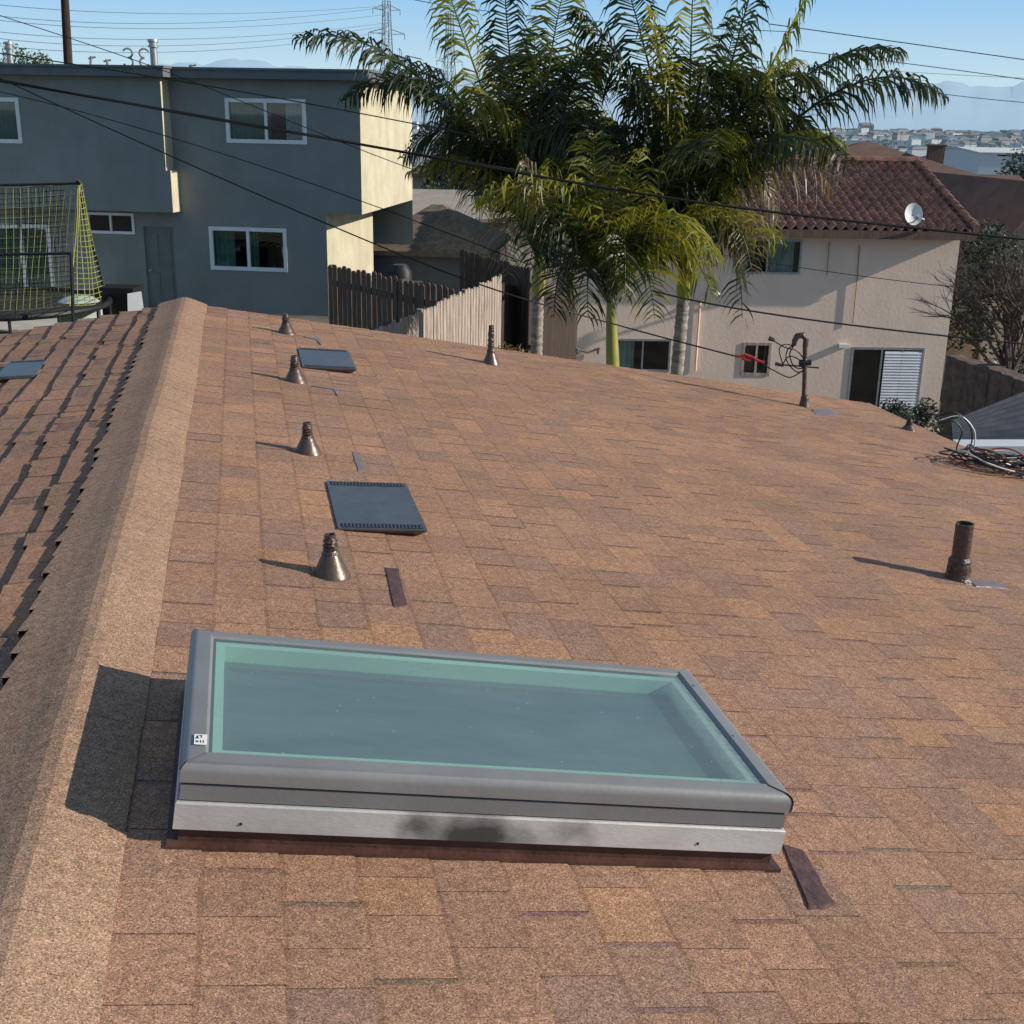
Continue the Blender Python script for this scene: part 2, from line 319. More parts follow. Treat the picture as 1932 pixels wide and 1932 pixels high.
# mountains
mb=MB(); vs=[];fs=[]; NM=420
def mh(a,k):
    return (math.sin(a*9+k)+.6*math.sin(a*23+k*2)+.45*math.sin(a*51+1.3*k)+.28*math.sin(a*117+k)+.2*math.sin(a*231+3*k)+.12*math.sin(a*470+2*k))
for i in range(NM+1):
    a=math.radians(-60+140*i/NM)
    hgt=max(200,540+80*mh(a,1.0)+U_(-12,12))
    for q,(rr,hh) in enumerate(((14000,-40),(15200,hgt*.35+25*mh(a*2,4)),(16500,hgt*.7+35*mh(a*1.7,2)),(17500,hgt),(21000,-40))):
        vs.append((math.sin(a)*rr,math.cos(a)*rr,hh))
for i in range(NM):
    for q in range(4): fs.append((i*5+q,(i+1)*5+q,(i+1)*5+q+1,i*5+q+1))
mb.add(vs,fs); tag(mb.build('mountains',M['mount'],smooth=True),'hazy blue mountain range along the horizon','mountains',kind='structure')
# ---------------------------------------------------------------- own house roof
SL=.1655; PH=math.atan(SL); XR=-.419; ZR=CZ-1.27; YG=8.89; YN=-1.6; AE=5.42
MR=Matrix(((math.cos(PH),0,math.sin(PH),XR),(0,1,0,0),(-math.sin(PH),0,math.cos(PH),ZR),(0,0,0,1)))
ML=Matrix(((-math.cos(PH),0,-math.sin(PH),XR),(0,-1,0,0),(-math.sin(PH),0,math.cos(PH),ZR),(0,0,0,1)))
def roofloc(px,py,nz=0,left=False):
    Mi=(ML if left else MR).inverted(); o=Mi@CAM; d=Mi.to_3x3()@ray(px,py); t=(nz-o.z)/d.z; return o+d*t
def roofpt(px,py,nz=0,left=False): return (ML if left else MR)@roofloc(px,py,nz,left)
house=thing('house','brown shingled single storey house with the skylight on its roof','house',(2.0,3.5,0.2))
warm=[(.375,.215,.14),(.36,.21,.14),(.345,.204,.139),(.33,.198,.138),(.355,.207,.139),(.40,.225,.136),(.365,.211,.139),(.31,.19,.137)]
def slope(sign,tb,tt,amax,ylo,yhi,seed,jg,gaps,mul=1.0,ej=.002,bandk=.80,lens=((.09,.13),(.12,.17),(.14,.20))):
    random.seed(seed); mb=MB(); tn=[]
    EX=.145; nC=int(amax/EX)+1
    def P(a,y,nn): return (XR+sign*(a*math.cos(PH))+sign*nn*math.sin(PH), y, ZR-a*math.sin(PH)+nn*math.cos(PH))
    def strip(a0,a1,y0,y1,n00,n01,side,jag,col,drop,band=0,ee=0):
        n1a=n01+U_(-jag,jag); n1b=n01+U_(-jag,jag); e0=U_(-ee,ee); e1=e0+U_(-ee,ee)*.5
        a1a=a1+e0; a1b=a1+e1
        A=P(a0,y0,n00);B=P(a0,y1,n00);Cc=P(a1b,y1,n1b);D=P(a1a,y0,n1a)
        E=P(a1a,y0,-.004);G=P(a1b,y1,-.004)
        if band:
            f=band/(a1-a0); A2=Vector(A).lerp(Vector(D),f); B2=Vector(B).lerp(Vector(Cc),f)
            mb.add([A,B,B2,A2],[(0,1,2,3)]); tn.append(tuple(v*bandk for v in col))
            mb.add([A2,B2,Cc,D,E,G],[(0,1,2,3),(3,2,5,4)])
        else: mb.add([A,B,Cc,D,E,G],[(0,1,2,3),(3,2,5,4)])
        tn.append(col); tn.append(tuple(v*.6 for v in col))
        if side:
            d=drop
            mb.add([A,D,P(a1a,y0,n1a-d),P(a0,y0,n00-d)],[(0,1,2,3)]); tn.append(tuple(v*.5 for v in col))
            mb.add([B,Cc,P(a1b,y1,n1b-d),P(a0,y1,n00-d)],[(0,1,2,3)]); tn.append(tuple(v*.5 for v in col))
    for c in range(nC):
        a0=c*EX; a1=min(a0+EX,amax)
        if a1-a0<.01: continue
        y=ylo-rnd()*.3
        basec=tuple(v*mul for v in (.24,.155,.12))
        while y<yhi:
            l=U_(.8,1.0); y1=min(y+l,yhi); yy=max(y,ylo)
            if y1>yy: strip(a0-.01,a1-.002-ej,yy,y1-.0015,.0006,tb,True,.0004,tuple(v*U_(.9,1.1) for v in basec),.006)
            y+=l
        y=ylo-rnd()*.2
        while y<yhi:
            l=U_(*random.choice(lens)); y1=min(y+l,yhi); yy=max(y,ylo)
            if y1-yy>.02:
                k=U_(.94,1.06)*mul; col=tuple(v*k for v in random.choice(warm))
                strip(a0-.004,a1,yy,y1,.002,tb+tt,True,.0006*jg,col,tt+.0005,band=.011+.004,ee=ej)
            y+=l+random.choice(gaps)
    return mb,tn
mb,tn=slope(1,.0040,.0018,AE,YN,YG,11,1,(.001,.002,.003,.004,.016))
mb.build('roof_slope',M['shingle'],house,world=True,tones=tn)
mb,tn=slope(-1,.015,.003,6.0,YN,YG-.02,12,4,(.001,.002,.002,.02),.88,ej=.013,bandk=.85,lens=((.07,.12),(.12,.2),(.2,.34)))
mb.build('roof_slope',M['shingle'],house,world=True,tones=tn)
# ridge cap
random.seed(5); mb=MB(); tn=[]
def PC(a,y,nn):
    s=1 if a>=0 else -1; a_=abs(a)
    return Vector((XR+a*math.cos(PH)+s*nn*math.sin(PH)*(min(1,a_/.03)), y, ZR-a_*math.sin(PH)+nn*math.cos(PH)))
prof=[(-.165,.026),(-.12,.0285),(-.07,.0325),(-.035,.037),(-.012,.0395),(.012,.0395),(.035,.0355),(.08,.0255),(.12,.0165),(.155,.0075)]
y=YN
wv=0
while y<YG+.01:
    l=.142; wv=wv*.8+U_(-.0022,.0022); off=wv; k=U_(.985,1.015); col=(.355*k,.228*k,.155*k)
    wj0=U_(-.008,.006); wj1=wj0-U_(.012,.03); wjr=U_(-.002,.002)
    y1=min(y+l+.004,YG+.03); up=U_(.0002,.0008)
    rows=[]
    for yy,nn,wj in ((y,up,wj1),(y1,-.0003,wj0)):
        row=[]
        for q,(a,h) in enumerate(prof):
            aa=a+off+(wj if q<1 else 0)+(wjr if q==len(prof)-1 else 0)
            row.append(PC(aa,yy,h+nn))
        rows.append(row)
    nP=len(prof); vs=rows[0]+rows[1]; fs=[(i,i+1,nP+i+1,nP+i) for i in range(nP-1)]
    low=[PC(a+off,y,h-.004) for a,h in prof]; vs+=low; fs+=[(i,2*nP+i,2*nP+i+1,i+1) for i in range(nP-1)]
    e0=[PC(prof[0][0]+off+wj1,y,.001),PC(prof[0][0]+off+wj0,y1,.001),PC(prof[-1][0]+off+wjr,y,.001),PC(prof[-1][0]+off+wjr,y1,.001)]
    b_=len(vs); vs+=e0; fs+=[(0,nP,b_+1,b_),(nP-1,2*nP-1,b_+3,b_+2)]
    mb.add(vs,fs); tn+=[col]*(nP-1)+[tuple(v*.95 for v in col)]*(nP-1)+[tuple(v*.6 for v in col)]*2
    y+=l
mb.build('ridge_cap',M['cap'],house,world=True,tones=tn)
# walls, fascia
mb=MB(); gz=-2.6
mb.box(XR-5.4,XR+4.9,YN+.3,YG-.45,gz,ZR-1.05); mb.build('wall',M['tanwall'],house,world=True)
mb=MB()
for s in(1,-1):
    am=AE if s==1 else 6.0
    a=Vector((XR,0,ZR-.014)); b=Vector((XR+s*am*math.cos(PH),0,ZR-am*math.sin(PH)-.014))
    for y0,y1 in((YG-.05,YG-.012),):
        mb.add([(a.x,y0,a.z),(b.x,y0,b.z),(b.x,y0,b.z-.16),(a.x,y0,a.z-.16),(a.x,y1,a.z),(b.x,y1,b.z),(b.x,y1,b.z-.16),(a.x,y1,a.z-.16)],[(0,1,2,3),(4,5,6,7),(0,1,5,4),(3,2,6,7),(1,2,6,5)])
    mb.add([(b.x-s*.03,YN,b.z),(b.x-s*.004,YN,b.z-.002),(b.x-s*.004,YG-.06,b.z-.002),(b.x-s*.03,YG-.06,b.z),(b.x-s*.03,YN,b.z-.16),(b.x-s*.004,YN,b.z-.16),(b.x-s*.004,YG-.06,b.z-.16),(b.x-s*.03,YG-.06,b.z-.16)],[(0,1,2,3),(4,5,6,7),(0,3,7,4),(1,2,6,5)])
mb.build('fascia',M['brownflash'],house,world=True)
mb=MB()
for s in (1,-1):
    am=(AE if s==1 else 6.0)-.02
    mb.quad((XR,YN,ZR-.02),(XR,YG-.06,ZR-.02),(XR+s*am*math.cos(PH),YG-.06,ZR-am*math.sin(PH)-.02),(XR+s*am*math.cos(PH),YN,ZR-am*math.sin(PH)-.02))
mb.build('roof_deck',M['wood_dark'],house,world=True)
# ---------------------------------------------------------------- skylight
LX=1.242; WY=.635
cx=( -.155+1.07)/2; a_c=(cx-XR)/math.cos(PH)
sky=thing('skylight','large rectangular skylight with grey metal frame near the ridge','skylight',mtx=MR@Matrix.Translation(Vector((a_c-.03,(2.06+2.695)/2,0))))
hx,hy=LX/2,WY/2
mb=MB(); mb.ring(hx-.010,hy-.010,[(0,.0),(0,.055)]); mb.ring(hx+.010,hy+.010,[(0,.004),(0,.0105),(.03,.0125)]); mb.build('base_flashing',M['brownflash'],sky)
mb=MB(); mb.ring(hx+.002,hy+.002,[(.012,.043),(0,.043),(0,.096),(.002,.099),(.02,.0995)])
mb.build('curb_flashing',M['galv'],sky)
for xx in (-.5,.43):
    mb=MB(); mb.tube([(xx,-hy-.002,.060),(xx,-hy-.004,.060)],.003,8); mb.build('screw',M['gasket'],sky)
mb=MB(); mb.ring(hx-.004,hy-.004,[(0,.102),(0,.134),(.008,.136),(.008,.140)]); mb.build('frame_band',M['alu_side'],sky)
mb=MB(); mb.ring(hx-.002,hy-.002,[(.01,.0992),(.004,.0997),(.004,.1025),(.008,.103)]); mb.build('gasket',M['gasket'],sky)
pr=[(.006,.137),(0,.140),(0,.160)]
for k in range(1,8):
    an=math.pi/2*k/7; pr.append((.018-.018*math.cos(an),.160+.019*math.sin(an)))
pr+=[(.044,.181),(.048,.176),(.048,.160)]
mb=MB(); mb.ring(hx,hy,pr); mb.build('frame',M['alu'],sky,smooth=True)
for sx in(-1,1):
    mb=MB(); p2=[(o-.0022,z+.0022) for o,z in pr[1:-1]]
    vs=[];fs=[]
    for (o,z) in p2:
        x=sx*(hx-o); vs+=[(x,-(hy-o*.9),z),(x,(hy-o*.9),z)]
    for i in range(len(p2)-1): fs.append((i*2,i*2+1,i*2+3,i*2+2))
    mb.add(vs,fs); ec=mb.build('end_cover',M['alu'],sky,smooth=True)
    if sx==1:
        for yy in (-.06,.20):
            mb=MB(); mb.tube([(sx*(hx-.032),yy,.1828),(sx*(hx-.032),yy,.1848)],.004,8); mb.build('screw',M['steel'],ec)
mb=MB(); mb.add([(-hx+.047,-hy+.047,.176),(hx-.047,-hy+.047,.176),(hx-.047,hy-.047,.176),(-hx+.047,hy-.047,.176)],[(0,1,2,3)]); mb.build('glass_pane',M['skyglass'],sky)
mb=MB(); mb.ring(hx-.048,hy-.048,[(0,.1745),(0,.172),(.007,.1715)]); mb.build('glazing_seal',M['gasket'],sky)
mb=MB(); mb.ring(hx-.054,hy-.054,[(0,.1715),(.020,.1705),(.020,.130)]); mb.build('inner_frame',M['shaft'],sky)
mb=MB(); mb.box(-hx+.076,hx-.076,-hy+.076,hy-.076,.125,.133); mb.build('lower_panel',M['shaftdeep'],sky)
mb=MB(); mb.box(-hx+.09,hx-.20,hy-.112,hy-.1095,.1335,.137); mb.box(-hx+.09,hx-.20,hy-.122,hy-.1205,.1335,.136); mb.build('blind_rail',M['alu_side'],sky)
mb=MB(); mb.box(-hx+.020,-hx+.044,-hy+.065,-hy+.105,.1842,.1850); mb.build('sticker',M['white'],sky)
mb=MB()
for (x0,x1,y0,y1) in((.002,.009,.02,.023),(.004,.007,.023,.032),(.009,.014,.031,.034),(.012,.014,.024,.034),(.003,.008,.006,.012),(.011,.013,.004,.014),(.016,.018,.004,.014)):
    mb.box(-hx+.020+x0,-hx+.020+x1,-hy+.067+y0,-hy+.067+y1,.1851,.1854)
mb.build('sticker_print',M['black'],sky)
# ---------------------------------------------------------------- roof vents
def louver(c4,label,left=False,group=None):
    ps=[roofloc(px,py,.025,left) for px,py in c4]
    xs=sorted(p.x for p in ps); ys=sorted(p.y for p in ps); x0=(xs[0]+xs[1])/2;x1=(xs[2]+xs[3])/2;y0=(ys[0]+ys[1])/2;y1=(ys[2]+ys[3])/2
    t=thing('roof_vent',label,'roof vent',mtx=(ML if left else MR)@Matrix.Translation(Vector(((x0+x1)/2,(y0+y1)/2,.006))))
    a=(x1-x0)/2;b=(y1-y0)/2
    mb=MB(); h0,h1=.006,.034
    top=[(-a,-b,h0),(a,-b,h1),(a,b,h1),(-a,b,h0)]; tl=[(x,y,z-.005) for x,y,z in top]
    i=.03; bot=[(-a+i,-b+i,-.003),(a-i,-b+i,-.003),(a-i,b-i,-.003),(-a+i,b-i,-.003)]
    mb.add(top+tl+bot,[(0,1,2,3),(0,4,5,1),(1,5,6,2),(2,6,7,3),(3,7,4,0),(4,8,9,5),(5,9,10,6),(6,10,11,7),(7,11,8,4)])
    mb.build('hood',M['vent'],t)
    nR=22
    def zz(x): return h0+(h1-h0)*(x+a)/(2*a)
    for sgn in(-1,1):
        yy=sgn*(b-.034)
        mb=MB(); mb.quad((-a+.012,yy-.022,zz(-a+.012)+.001),(a-.012,yy-.022,zz(a-.012)+.001),(a-.012,yy+.022,zz(a-.012)+.001),(-a+.012,yy+.022,zz(-a+.012)+.001)); mb.build('louver_slot',M['gasket'],t)
        mb=MB()
        for k in range(nR):
            x=-a+.02+(2*a-.04)*k/(nR-1); z=zz(x); w2=a/nR*.55
            mb.add([(x-w2,yy-.019,z+.0015),(x+w2,yy-.019,z+.0015),(x+w2,yy+.019,z+.0015),(x-w2,yy+.019,z+.0015),(x,yy-.015,z+.006),(x,yy+.015,z+.006)],[(0,1,4),(3,5,2),(0,4,5,3),(1,2,5,4)])
        mb.build('louver_row',M['vent'],t)
    return t
louver([(620,908),(765,912),(640,1000),(797,997)],'square dark metal roof vent nearest the skylight')
louver([(565,657),(652,660),(572,696),(670,693)],'small flat metal roof vent farther up the roof beside vent cones')
louver([(85,672),(10,690),(0,716),(70,707)],'flat metal roof vent on left roof slope at photo edge',left=True)
# ---------------------------------------------------------------- pipes
def pipe(px,py,pw,cone_py,top_py,label,plain=False):
    base=roofpt(px,py-pw*.16 if not plain else py); D=depth(base)
    k=(base-CAM).length/FP
    rb=pw/2*k*1.08
    zc=at(px,cone_py,D).z-base.z; zt=at(px,top_py,D).z-base.z
    t=thing('vent_pipe',label,'vent pipe',base)
    rp=rb*(.27 if not plain else .8)
    if not plain:
        mb=MB(); mb.lathe([(rb*1.04,-.03),(rb*1.02,.0),(rb*.96,zc*.08),(rp*1.35,zc*.95),(rp*1.2,zc)],n=32); mb.build('flashing_cone',M['cone'],t,smooth=True)
        mb=MB(); z0=zc*.86; pr=[(rp*1.75,z0-.004)]
        for i in range(7):
            q=z0+(zt-z0)*(.06+.66*i/7); pr.append((rp*(1.65 if i%2==0 else 1.3)-i*.0006,q))
        pr+=[(rp*1.1,z0+(zt-z0)*.78),(rp*1.08,zt),(rp*.8,zt),(rp*.8,zt-.02)]
        mb.lathe(pr,n=22,jit=.06); mb.build('pipe',M['brownpaint'],t,smooth=True)
    else:
        mb=MB(); mb.lathe([(rp,-.02),(rp,zt),(rp*.86,zt),(rp*.86,zt-.12)],n=26); mb.build('pipe',M['brownpaint'],t,smooth=True)
        mb=MB(); mb.lathe([(rb*1.5,-.01),(rb*1.2,.012),(rb*1.03,.035),(rb*1.1,.05),(rb*.96,.075),(rb*1.0,.09),(rb*.81,.105)],n=24,jit=.05); mb.build('sealant_collar',M['brownpaint'],t,smooth=True)
    return t
pipe(625,1097,66,1036,1008,'brown capped vent cone on the roof just above the skylight')
pipe(581,863,48,820,797,'brown vent cone between the two flat metal roof vents')
pipe(557,727,40,692,671,'brown vent cone immediately left of the farther flat roof vent')
pipe(540,635,32,608,591,'smallest brown vent cone nearest the far end of the ridge')
pipe(926,692,30,660,614,'slender brown vent pipe with cone at the middle of far roof edge')
pipe(1714,816,26,799,789,'tiny capped vent cone by the right hand eave')
pipe(1806,1094,36,1040,987,'tall open topped brown pipe alone on the right of the roof',plain=True)
# sealant strips
def strip(name,px4,label,m,h=.0082,cat='roof patch'):
    ps=[roofloc(px,py,h) for px,py in px4]; mb=MB(); n_=len(ps); pts=[]
    for i in range(n_):
        a,b=ps[i],ps[(i+1)%n_]
        for k in range(6):
            p=a.lerp(b,k/6); pts.append(p+Vector((U_(-.003,.003),U_(-.003,.003),0)))
    cc_=sum(pts,Vector())/len(pts)
    ins=[cc_+(p-cc_)*.9 for p in pts]
    n2=len(pts)
    vs=[MR@Vector((p.x,p.y,h)) for p in ins]+[MR@Vector((p.x,p.y,.004)) for p in pts]
    mb.add(vs,[tuple(range(n2))]+[(i,(i+1)%n2,n2+(i+1)%n2,n2+i) for i in range(n2)])
    o=mb.build(name,m); recenter(o); return tag(o,label,cat)
strip('sealant_strip',[(727,1068),(752,1070),(770,1143),(742,1145)],'brown sealant strip on shingles right of nearest vent cone',M['sealant'])
strip('sealant_strip',[(663,851),(677,851),(690,889),(676,890)],'narrow grey sealant strip right of second vent cone',M['plasticflash'])
strip('sealant_strip',[(1472,1588),(1514,1600),(1580,1710),(1527,1714)],'long dark brown sealant strip at lower right corner of skylight',M['sealant'])
strip('flashing_patch',[(1825,1092),(1880,1094),(1905,1110),(1840,1106)],'glossy grey flashing patch beside the tall open pipe',M['plasticflash'])
strip('flashing_patch',[(1530,771),(1565,770),(1582,784),(1540,783)],'glossy grey flashing patch at foot of service mast',M['plasticflash'])
strip('flashing_patch',[(585,727),(640,730),(637,745),(630,735)],'thin grey flashing patch right of third vent cone',M['plasticflash'])
strip('flashing_patch',[(570,634),(607,636),(606,650),(598,641)],'thin grey flashing patch beside the smallest vent cone',M['plasticflash'])
# ---------------------------------------------------------------- service mast
b=roofpt(1517,768); D=depth(b)
t=thing('service_mast','brown electrical service mast with curled weatherhead near far roof edge','service mast',b)
def rel(px,py,dd=0): return at(px,py,D+dd)
mb=MB(); top=rel(1519,655); mb.tube([b-Vector((0,0,.05)),b.lerp(top,.5),top],.017,12); mb.build('mast',M['brownpaint'],t,world=True,smooth=True)
mb=MB(); mb.lathe([(.055,-.01),(.04,.02),(.03,.06),(.032,.075),(.022,.09)],n=20,jit=.04); mb.build('sealant_collar',M['brownpaint'],t,smooth=True)
mb=MB(); mb.tube([top,rel(1521,640),rel(1514,632),rel(1504,634),rel(1499,643),rel(1498,652)],[.019,.022,.024,.024,.02,.017],10); mb.build('weatherhead',M['brownpaint'],t,world=True,smooth=True)
mb=MB(); mb.tube([rel(1470,688),rel(1500,690),rel(1545,694)],.006,6); mb.tube([rel(1508,684),rel(1530,684)],.022,8); mb.build('cross_arm',M['black'],t,world=True)
mb=MB(); mb.tube([rel(1451,638),rel(1461,642)],[.018,.012],8); mb.build('insulator',M['black'],t,world=True)
mb=MB(); mb.tube([rel(1463,686),rel(1478,690)],[.014,.01],8); mb.build('insulator',M['black'],t,world=True)
def spline(P,ns=6):
    Q=[]
    for i in range(len(P)-1):
        p0=P[max(i-1,0)];p1=P[i];p2=P[i+1];p3=P[min(i+2,len(P)-1)]
        for q in range(ns):
            u=q/ns; Q.append(.5*((2*p1)+(p2-p0)*u+(2*p0-5*p1+4*p2-p3)*u*u+(3*p1-p0-3*p2+p3)*u**3))
    Q.append(P[-1]); return Q
for k,pts in enumerate(([(1499,650),(1490,668),(1497,690),(1512,695),(1517,680),(1503,662),(1480,655),(1456,641)],
    [(1500,650),(1486,660),(1484,680),(1500,700),(1515,700),(1516,685),(1490,672),(1475,690)],
    [(1497,652),(1480,650),(1470,660),(1478,690)],[(1513,700),(1490,712),(1462,700),(1440,688)])):
    mb=MB(); mb.tube(spline([rel(x,y,.03*math.sin(i*2+k)) for i,(x,y) in enumerate(pts)],5),.0045,6); mb.build('loop_wire',M['cable'],t,world=True)
for (x0,y0,x1,y1) in((1387,672,1404,672),(1404,668,1424,676),(1424,678,1442,684),(1400,676,1416,681)):
    mb=MB(); mb.tube([rel(x0,y0),rel(x1,y1)],.011,8); mb.build('red_connector',M['red'],t,world=True)
DM=D
# ---------------------------------------------------------------- wires
def cable(label,pts,r,m='cable',name='overhead_cable',group=None,cat='cable'):
    P=[at(*p) for p in pts]
    if len(P)==3:
        Cc=P[1]*2-(P[0]+P[2])*.5; Q=[P[0]*(1-u)**2+Cc*2*u*(1-u)+P[2]*u*u for u in [i/30 for i in range(31)]]
    else: Q=spline(P,8)
    mb=MB(); mb.tube(Q,r,5); o=mb.build(name,M[m],smooth=True); recenter(o); return tag(o,label,cat,group)
cable('thick black overhead cable crossing the green building and tiled roof',[(-60,142,14),(500,240,14),(1130,352,14),(1500,405,14),(2000,458,14)],.015)
cable('second thick cable running just below the thickest one on the left',[(-60,138,13.5),(400,225,13.6),(860,302,13.8),(1000,325,14)],.008)
cable('thin overhead wire across upper part of green building to palms',[(-60,92,15),(450,172,15),(950,268,15)],.007)
cable('service drop wire from upper left down to the red connectors',[(-60,120,12),(250,262,11),(600,415,10),(900,535,9),(1190,620,DM+.3),(1388,672,DM)],.006)
cable('thin wire slanting behind the service drop toward the palms',[(-60,160,16),(420,290,16),(1000,500,16)],.006)
cable('thin wire slanting from top left corner over rooftop pipes',[(-60,10,18),(300,130,18),(700,290,18),(1000,400,18)],.006)
cable('low black wire sagging from palms to the right across cream wall',[(1230,548,12),(1520,602,12),(2000,655,12)],.009)
cable('thin wire crossing cream building under the upper window',[(1150,440,20),(1560,512,20),(2000,560,20)],.006)
cable('thin wire high at right beside palm fronds',[(1450,45,25),(1700,80,25),(2000,122,25)],.009)
cable('second thin wire high at right below the topmost one',[(1500,95,27),(1750,125,27),(2000,160,27)],.008)
cable('lower thin wire at right over the distant mountains',[(1600,150,27),(1800,180,27),(2000,198,27)],.007)
cable('thin wire passing above palms from top centre to right',[(700,-20,30),(1000,30,30),(1500,60,30)],.008)
for k,(y0,y1,y2) in enumerate(((40,58,62),(48,68,76),(70,88,92),(82,100,98),(96,112,108),(20,40,52))):
    cable('faint high voltage line strung toward the lattice towers',[(-80,y0-20,330),(330,y1-14,340),(735,y2-50 if k<5 else 10,400)],.075,'hazewire','power_line','high voltage lines in the sky','power line')
cable('faint high voltage line right of the palms',[(1380,110,400),(1700,135,400),(2000,150,400)],.07,'hazewire','power_line',None,'power line')
# ---------------------------------------------------------------- transmission towers
def tower(px,D,top_py,label,sc_=1.0):
    base=at(px,300,D); base.z=-36; top=at(px,top_py,D).z; Hh=top-base.z
    t=thing('transmission_tower',label,'tower',base,.3)
    mb=MB(); r=.19*sc_
    def hw(f): return (.9+ (1-f)**1.6*5.5)*sc_
    N_=14; fr=[i/N_ for i in range(N_+1)]
    for sx in(-1,1):
        for sy in(-1,1): mb.tube([(sx*hw(f),sy*hw(f),Hh*f) for f in fr],r,4)
    for i in range(N_):
        a,b_=fr[i],fr[i+1]
        for (c1,c2) in(((-1,-1),(1,-1)),((1,-1),(1,1)),((1,1),(-1,1)),((-1,1),(-1,-1))):
            mb.tube([(c1[0]*hw(a),c1[1]*hw(a),Hh*a),(c2[0]*hw(b_),c2[1]*hw(b_),Hh*b_)],r*.55,3)
            mb.tube([(c2[0]*hw(a),c2[1]*hw(a),Hh*a),(c1[0]*hw(b_),c1[1]*hw(b_),Hh*b_)],r*.55,3)
            mb.tube([(c1[0]*hw(b_),c1[1]*hw(b_),Hh*b_),(c2[0]*hw(b_),c2[1]*hw(b_),Hh*b_)],r*.55,3)
    mb.build('lattice_body',M['hazesteel'],t)
    for f,wd in((.97,4.5),(.88,6),(.79,5)):
        mb=MB()
        for s in(-1,1):
            mb.tube([(s*hw(f),0,Hh*f+1.2*sc_),(s*wd*sc_,0,Hh*f)],r*.8,4); mb.tube([(s*hw(f),0,Hh*f-.3),(s*wd*sc_,0,Hh*f)],r*.8,4)
            mb.tube([(s*wd*sc_,0,Hh*f),(s*wd*sc_,0,Hh*f-1.6*sc_)],r*.8,4)
        mb.build('cross_arm',M['hazesteel'],t)
tower(733,400,2,'pale lattice transmission tower left of the palms')
tower(848,460,22,'pale lattice transmission tower partly behind the palm fronds')
# utility pole
b=at(128,130,42); b.z=ground(b.x,b.y); tp=at(119,-60,42)
t=thing('utility_pole','dark wooden utility pole rising behind the green building','utility pole',b)
mb=MB(); mb.tube([(0,0,-.3),(0,0,5),(tp.x-b.x,tp.y-b.y,tp.z-b.z)],[.17,.15,.12],10); mb.build('pole_shaft',M['pole'],t,smooth=True)
mb=MB(); q=tp-b; mb.box(q.x-1.2,q.x+1.2,q.y-.06,q.y+.06,q.z-.6,q.z-.48); mb.build('cross_arm',M['pole'],t)
# ---------------------------------------------------------------- building helpers
def wallface(mb,x0,x1,z0,z1,y,holes):
    xs=sorted(set([x0,x1]+[v for h in holes for v in h[:2]])); zs=sorted(set([z0,z1]+[v for h in holes for v in h[2:]]))
    xs=[v for v in xs if x0<=v<=x1]; zs=[v for v in zs if z0<=v<=z1]
    for i in range(len(xs)-1):
        for j in range(len(zs)-1):
            cx_,cz_=(xs[i]+xs[i+1])/2,(zs[j]+zs[j+1])/2
            if any(h[0]<cx_<h[1] and h[2]<cz_<h[3] for h in holes): continue
            mb.quad((xs[i],y,zs[j]),(xs[i+1],y,zs[j]),(xs[i+1],y,zs[j+1]),(xs[i],y,zs[j+1]))
    for h in holes:
        a,b_,c,d=h; q=.16
        mb.quad((a,y,c),(b_,y,c),(b_,y+q,c),(a,y+q,c)); mb.quad((a,y,d),(b_,y,d),(b_,y+q,d),(a,y+q,d))
        mb.quad((a,y,c),(a,y,d),(a,y+q,d),(a,y+q,c)); mb.quad((b_,y,c),(b_,y,d),(b_,y+q,d),(b_,y+q,c))
def window(root,h,y,fm='white',cur=((0,1,'teal'),),mull=(.5,),name='window',fw=.06,bars=0,label=None,pane='pane'):
    a,b_,c,d=h; mb=MB(); y0,y1=y-.025,y+.05
    mb.box(a-.01,a+fw,y0,y1,c-.01,d+.01); mb.box(b_-fw,b_+.01,y0,y1,c-.01,d+.01); mb.box(a+fw,b_-fw,y0+.001,y1-.001,d-fw,d+.01); mb.box(a+fw,b_-fw,y0+.001,y1-.001,c-.01,c+fw)
    for q in mull:
        x=a+(b_-a)*q; mb.box(x-fw*.45,x+fw*.45,y0+.01,y1-.01,c+fw,d-fw)
    o=mb.build(name,M[fm],root)
    if label: o['label']=label
    mb=MB(); mb.quad((a+fw*.5,y+.03,c+fw*.5),(b_-fw*.5,y+.03,c+fw*.5),(b_-fw*.5,y+.03,d-fw*.5),(a+fw*.5,y+.03,d-fw*.5)); mb.build('pane',M[pane],o)
    mb=MB(); e=.6; y2=y+.165
    mb.add([(a-.02,y2,c-.02),(b_+.02,y2,c-.02),(b_+.02,y2,d+.02),(a-.02,y2,d+.02),(a-.02,y+e,c-.02),(b_+.02,y+e,c-.02),(b_+.02,y+e,d+.02),(a-.02,y+e,d+.02)],[(4,5,6,7),(0,1,5,4),(1,2,6,5),(2,3,7,6),(3,0,4,7)]); mb.build('interior',M['dark'],o)
    for (f0,f1,cm) in cur:
        mb=MB()
        if cm=='louvre':
            nz=int((d-c-2*fw)/.075)
            xa,xb_=a+(b_-a)*f0,a+(b_-a)*f1
            for i in range(nz):
                z=c+fw+i*.075; mb.add([(xa,y-.03,z),(xb_,y-.03,z),(xb_,y-.005,z+.07),(xa,y-.005,z+.07)],[(0,1,2,3)])
            mb.build('louvred_shutter',M['white'],o); continue
        n_=max(4,int((b_-a)*(f1-f0)/.055)); vs=[];fs=[]
        for i in range(n_+1):
            x=a+(b_-a)*(f0+(f1-f0)*i/n_); yy=y+.10+(.03 if i%2 else -.03); vs+=[(x,yy,c),(x,yy,d)]
        for i in range(n_): fs.append((2*i,2*i+2,2*i+3,2*i+1))
        mb.add(vs,fs); mb.build('curtain',M[cm],o)
    return o
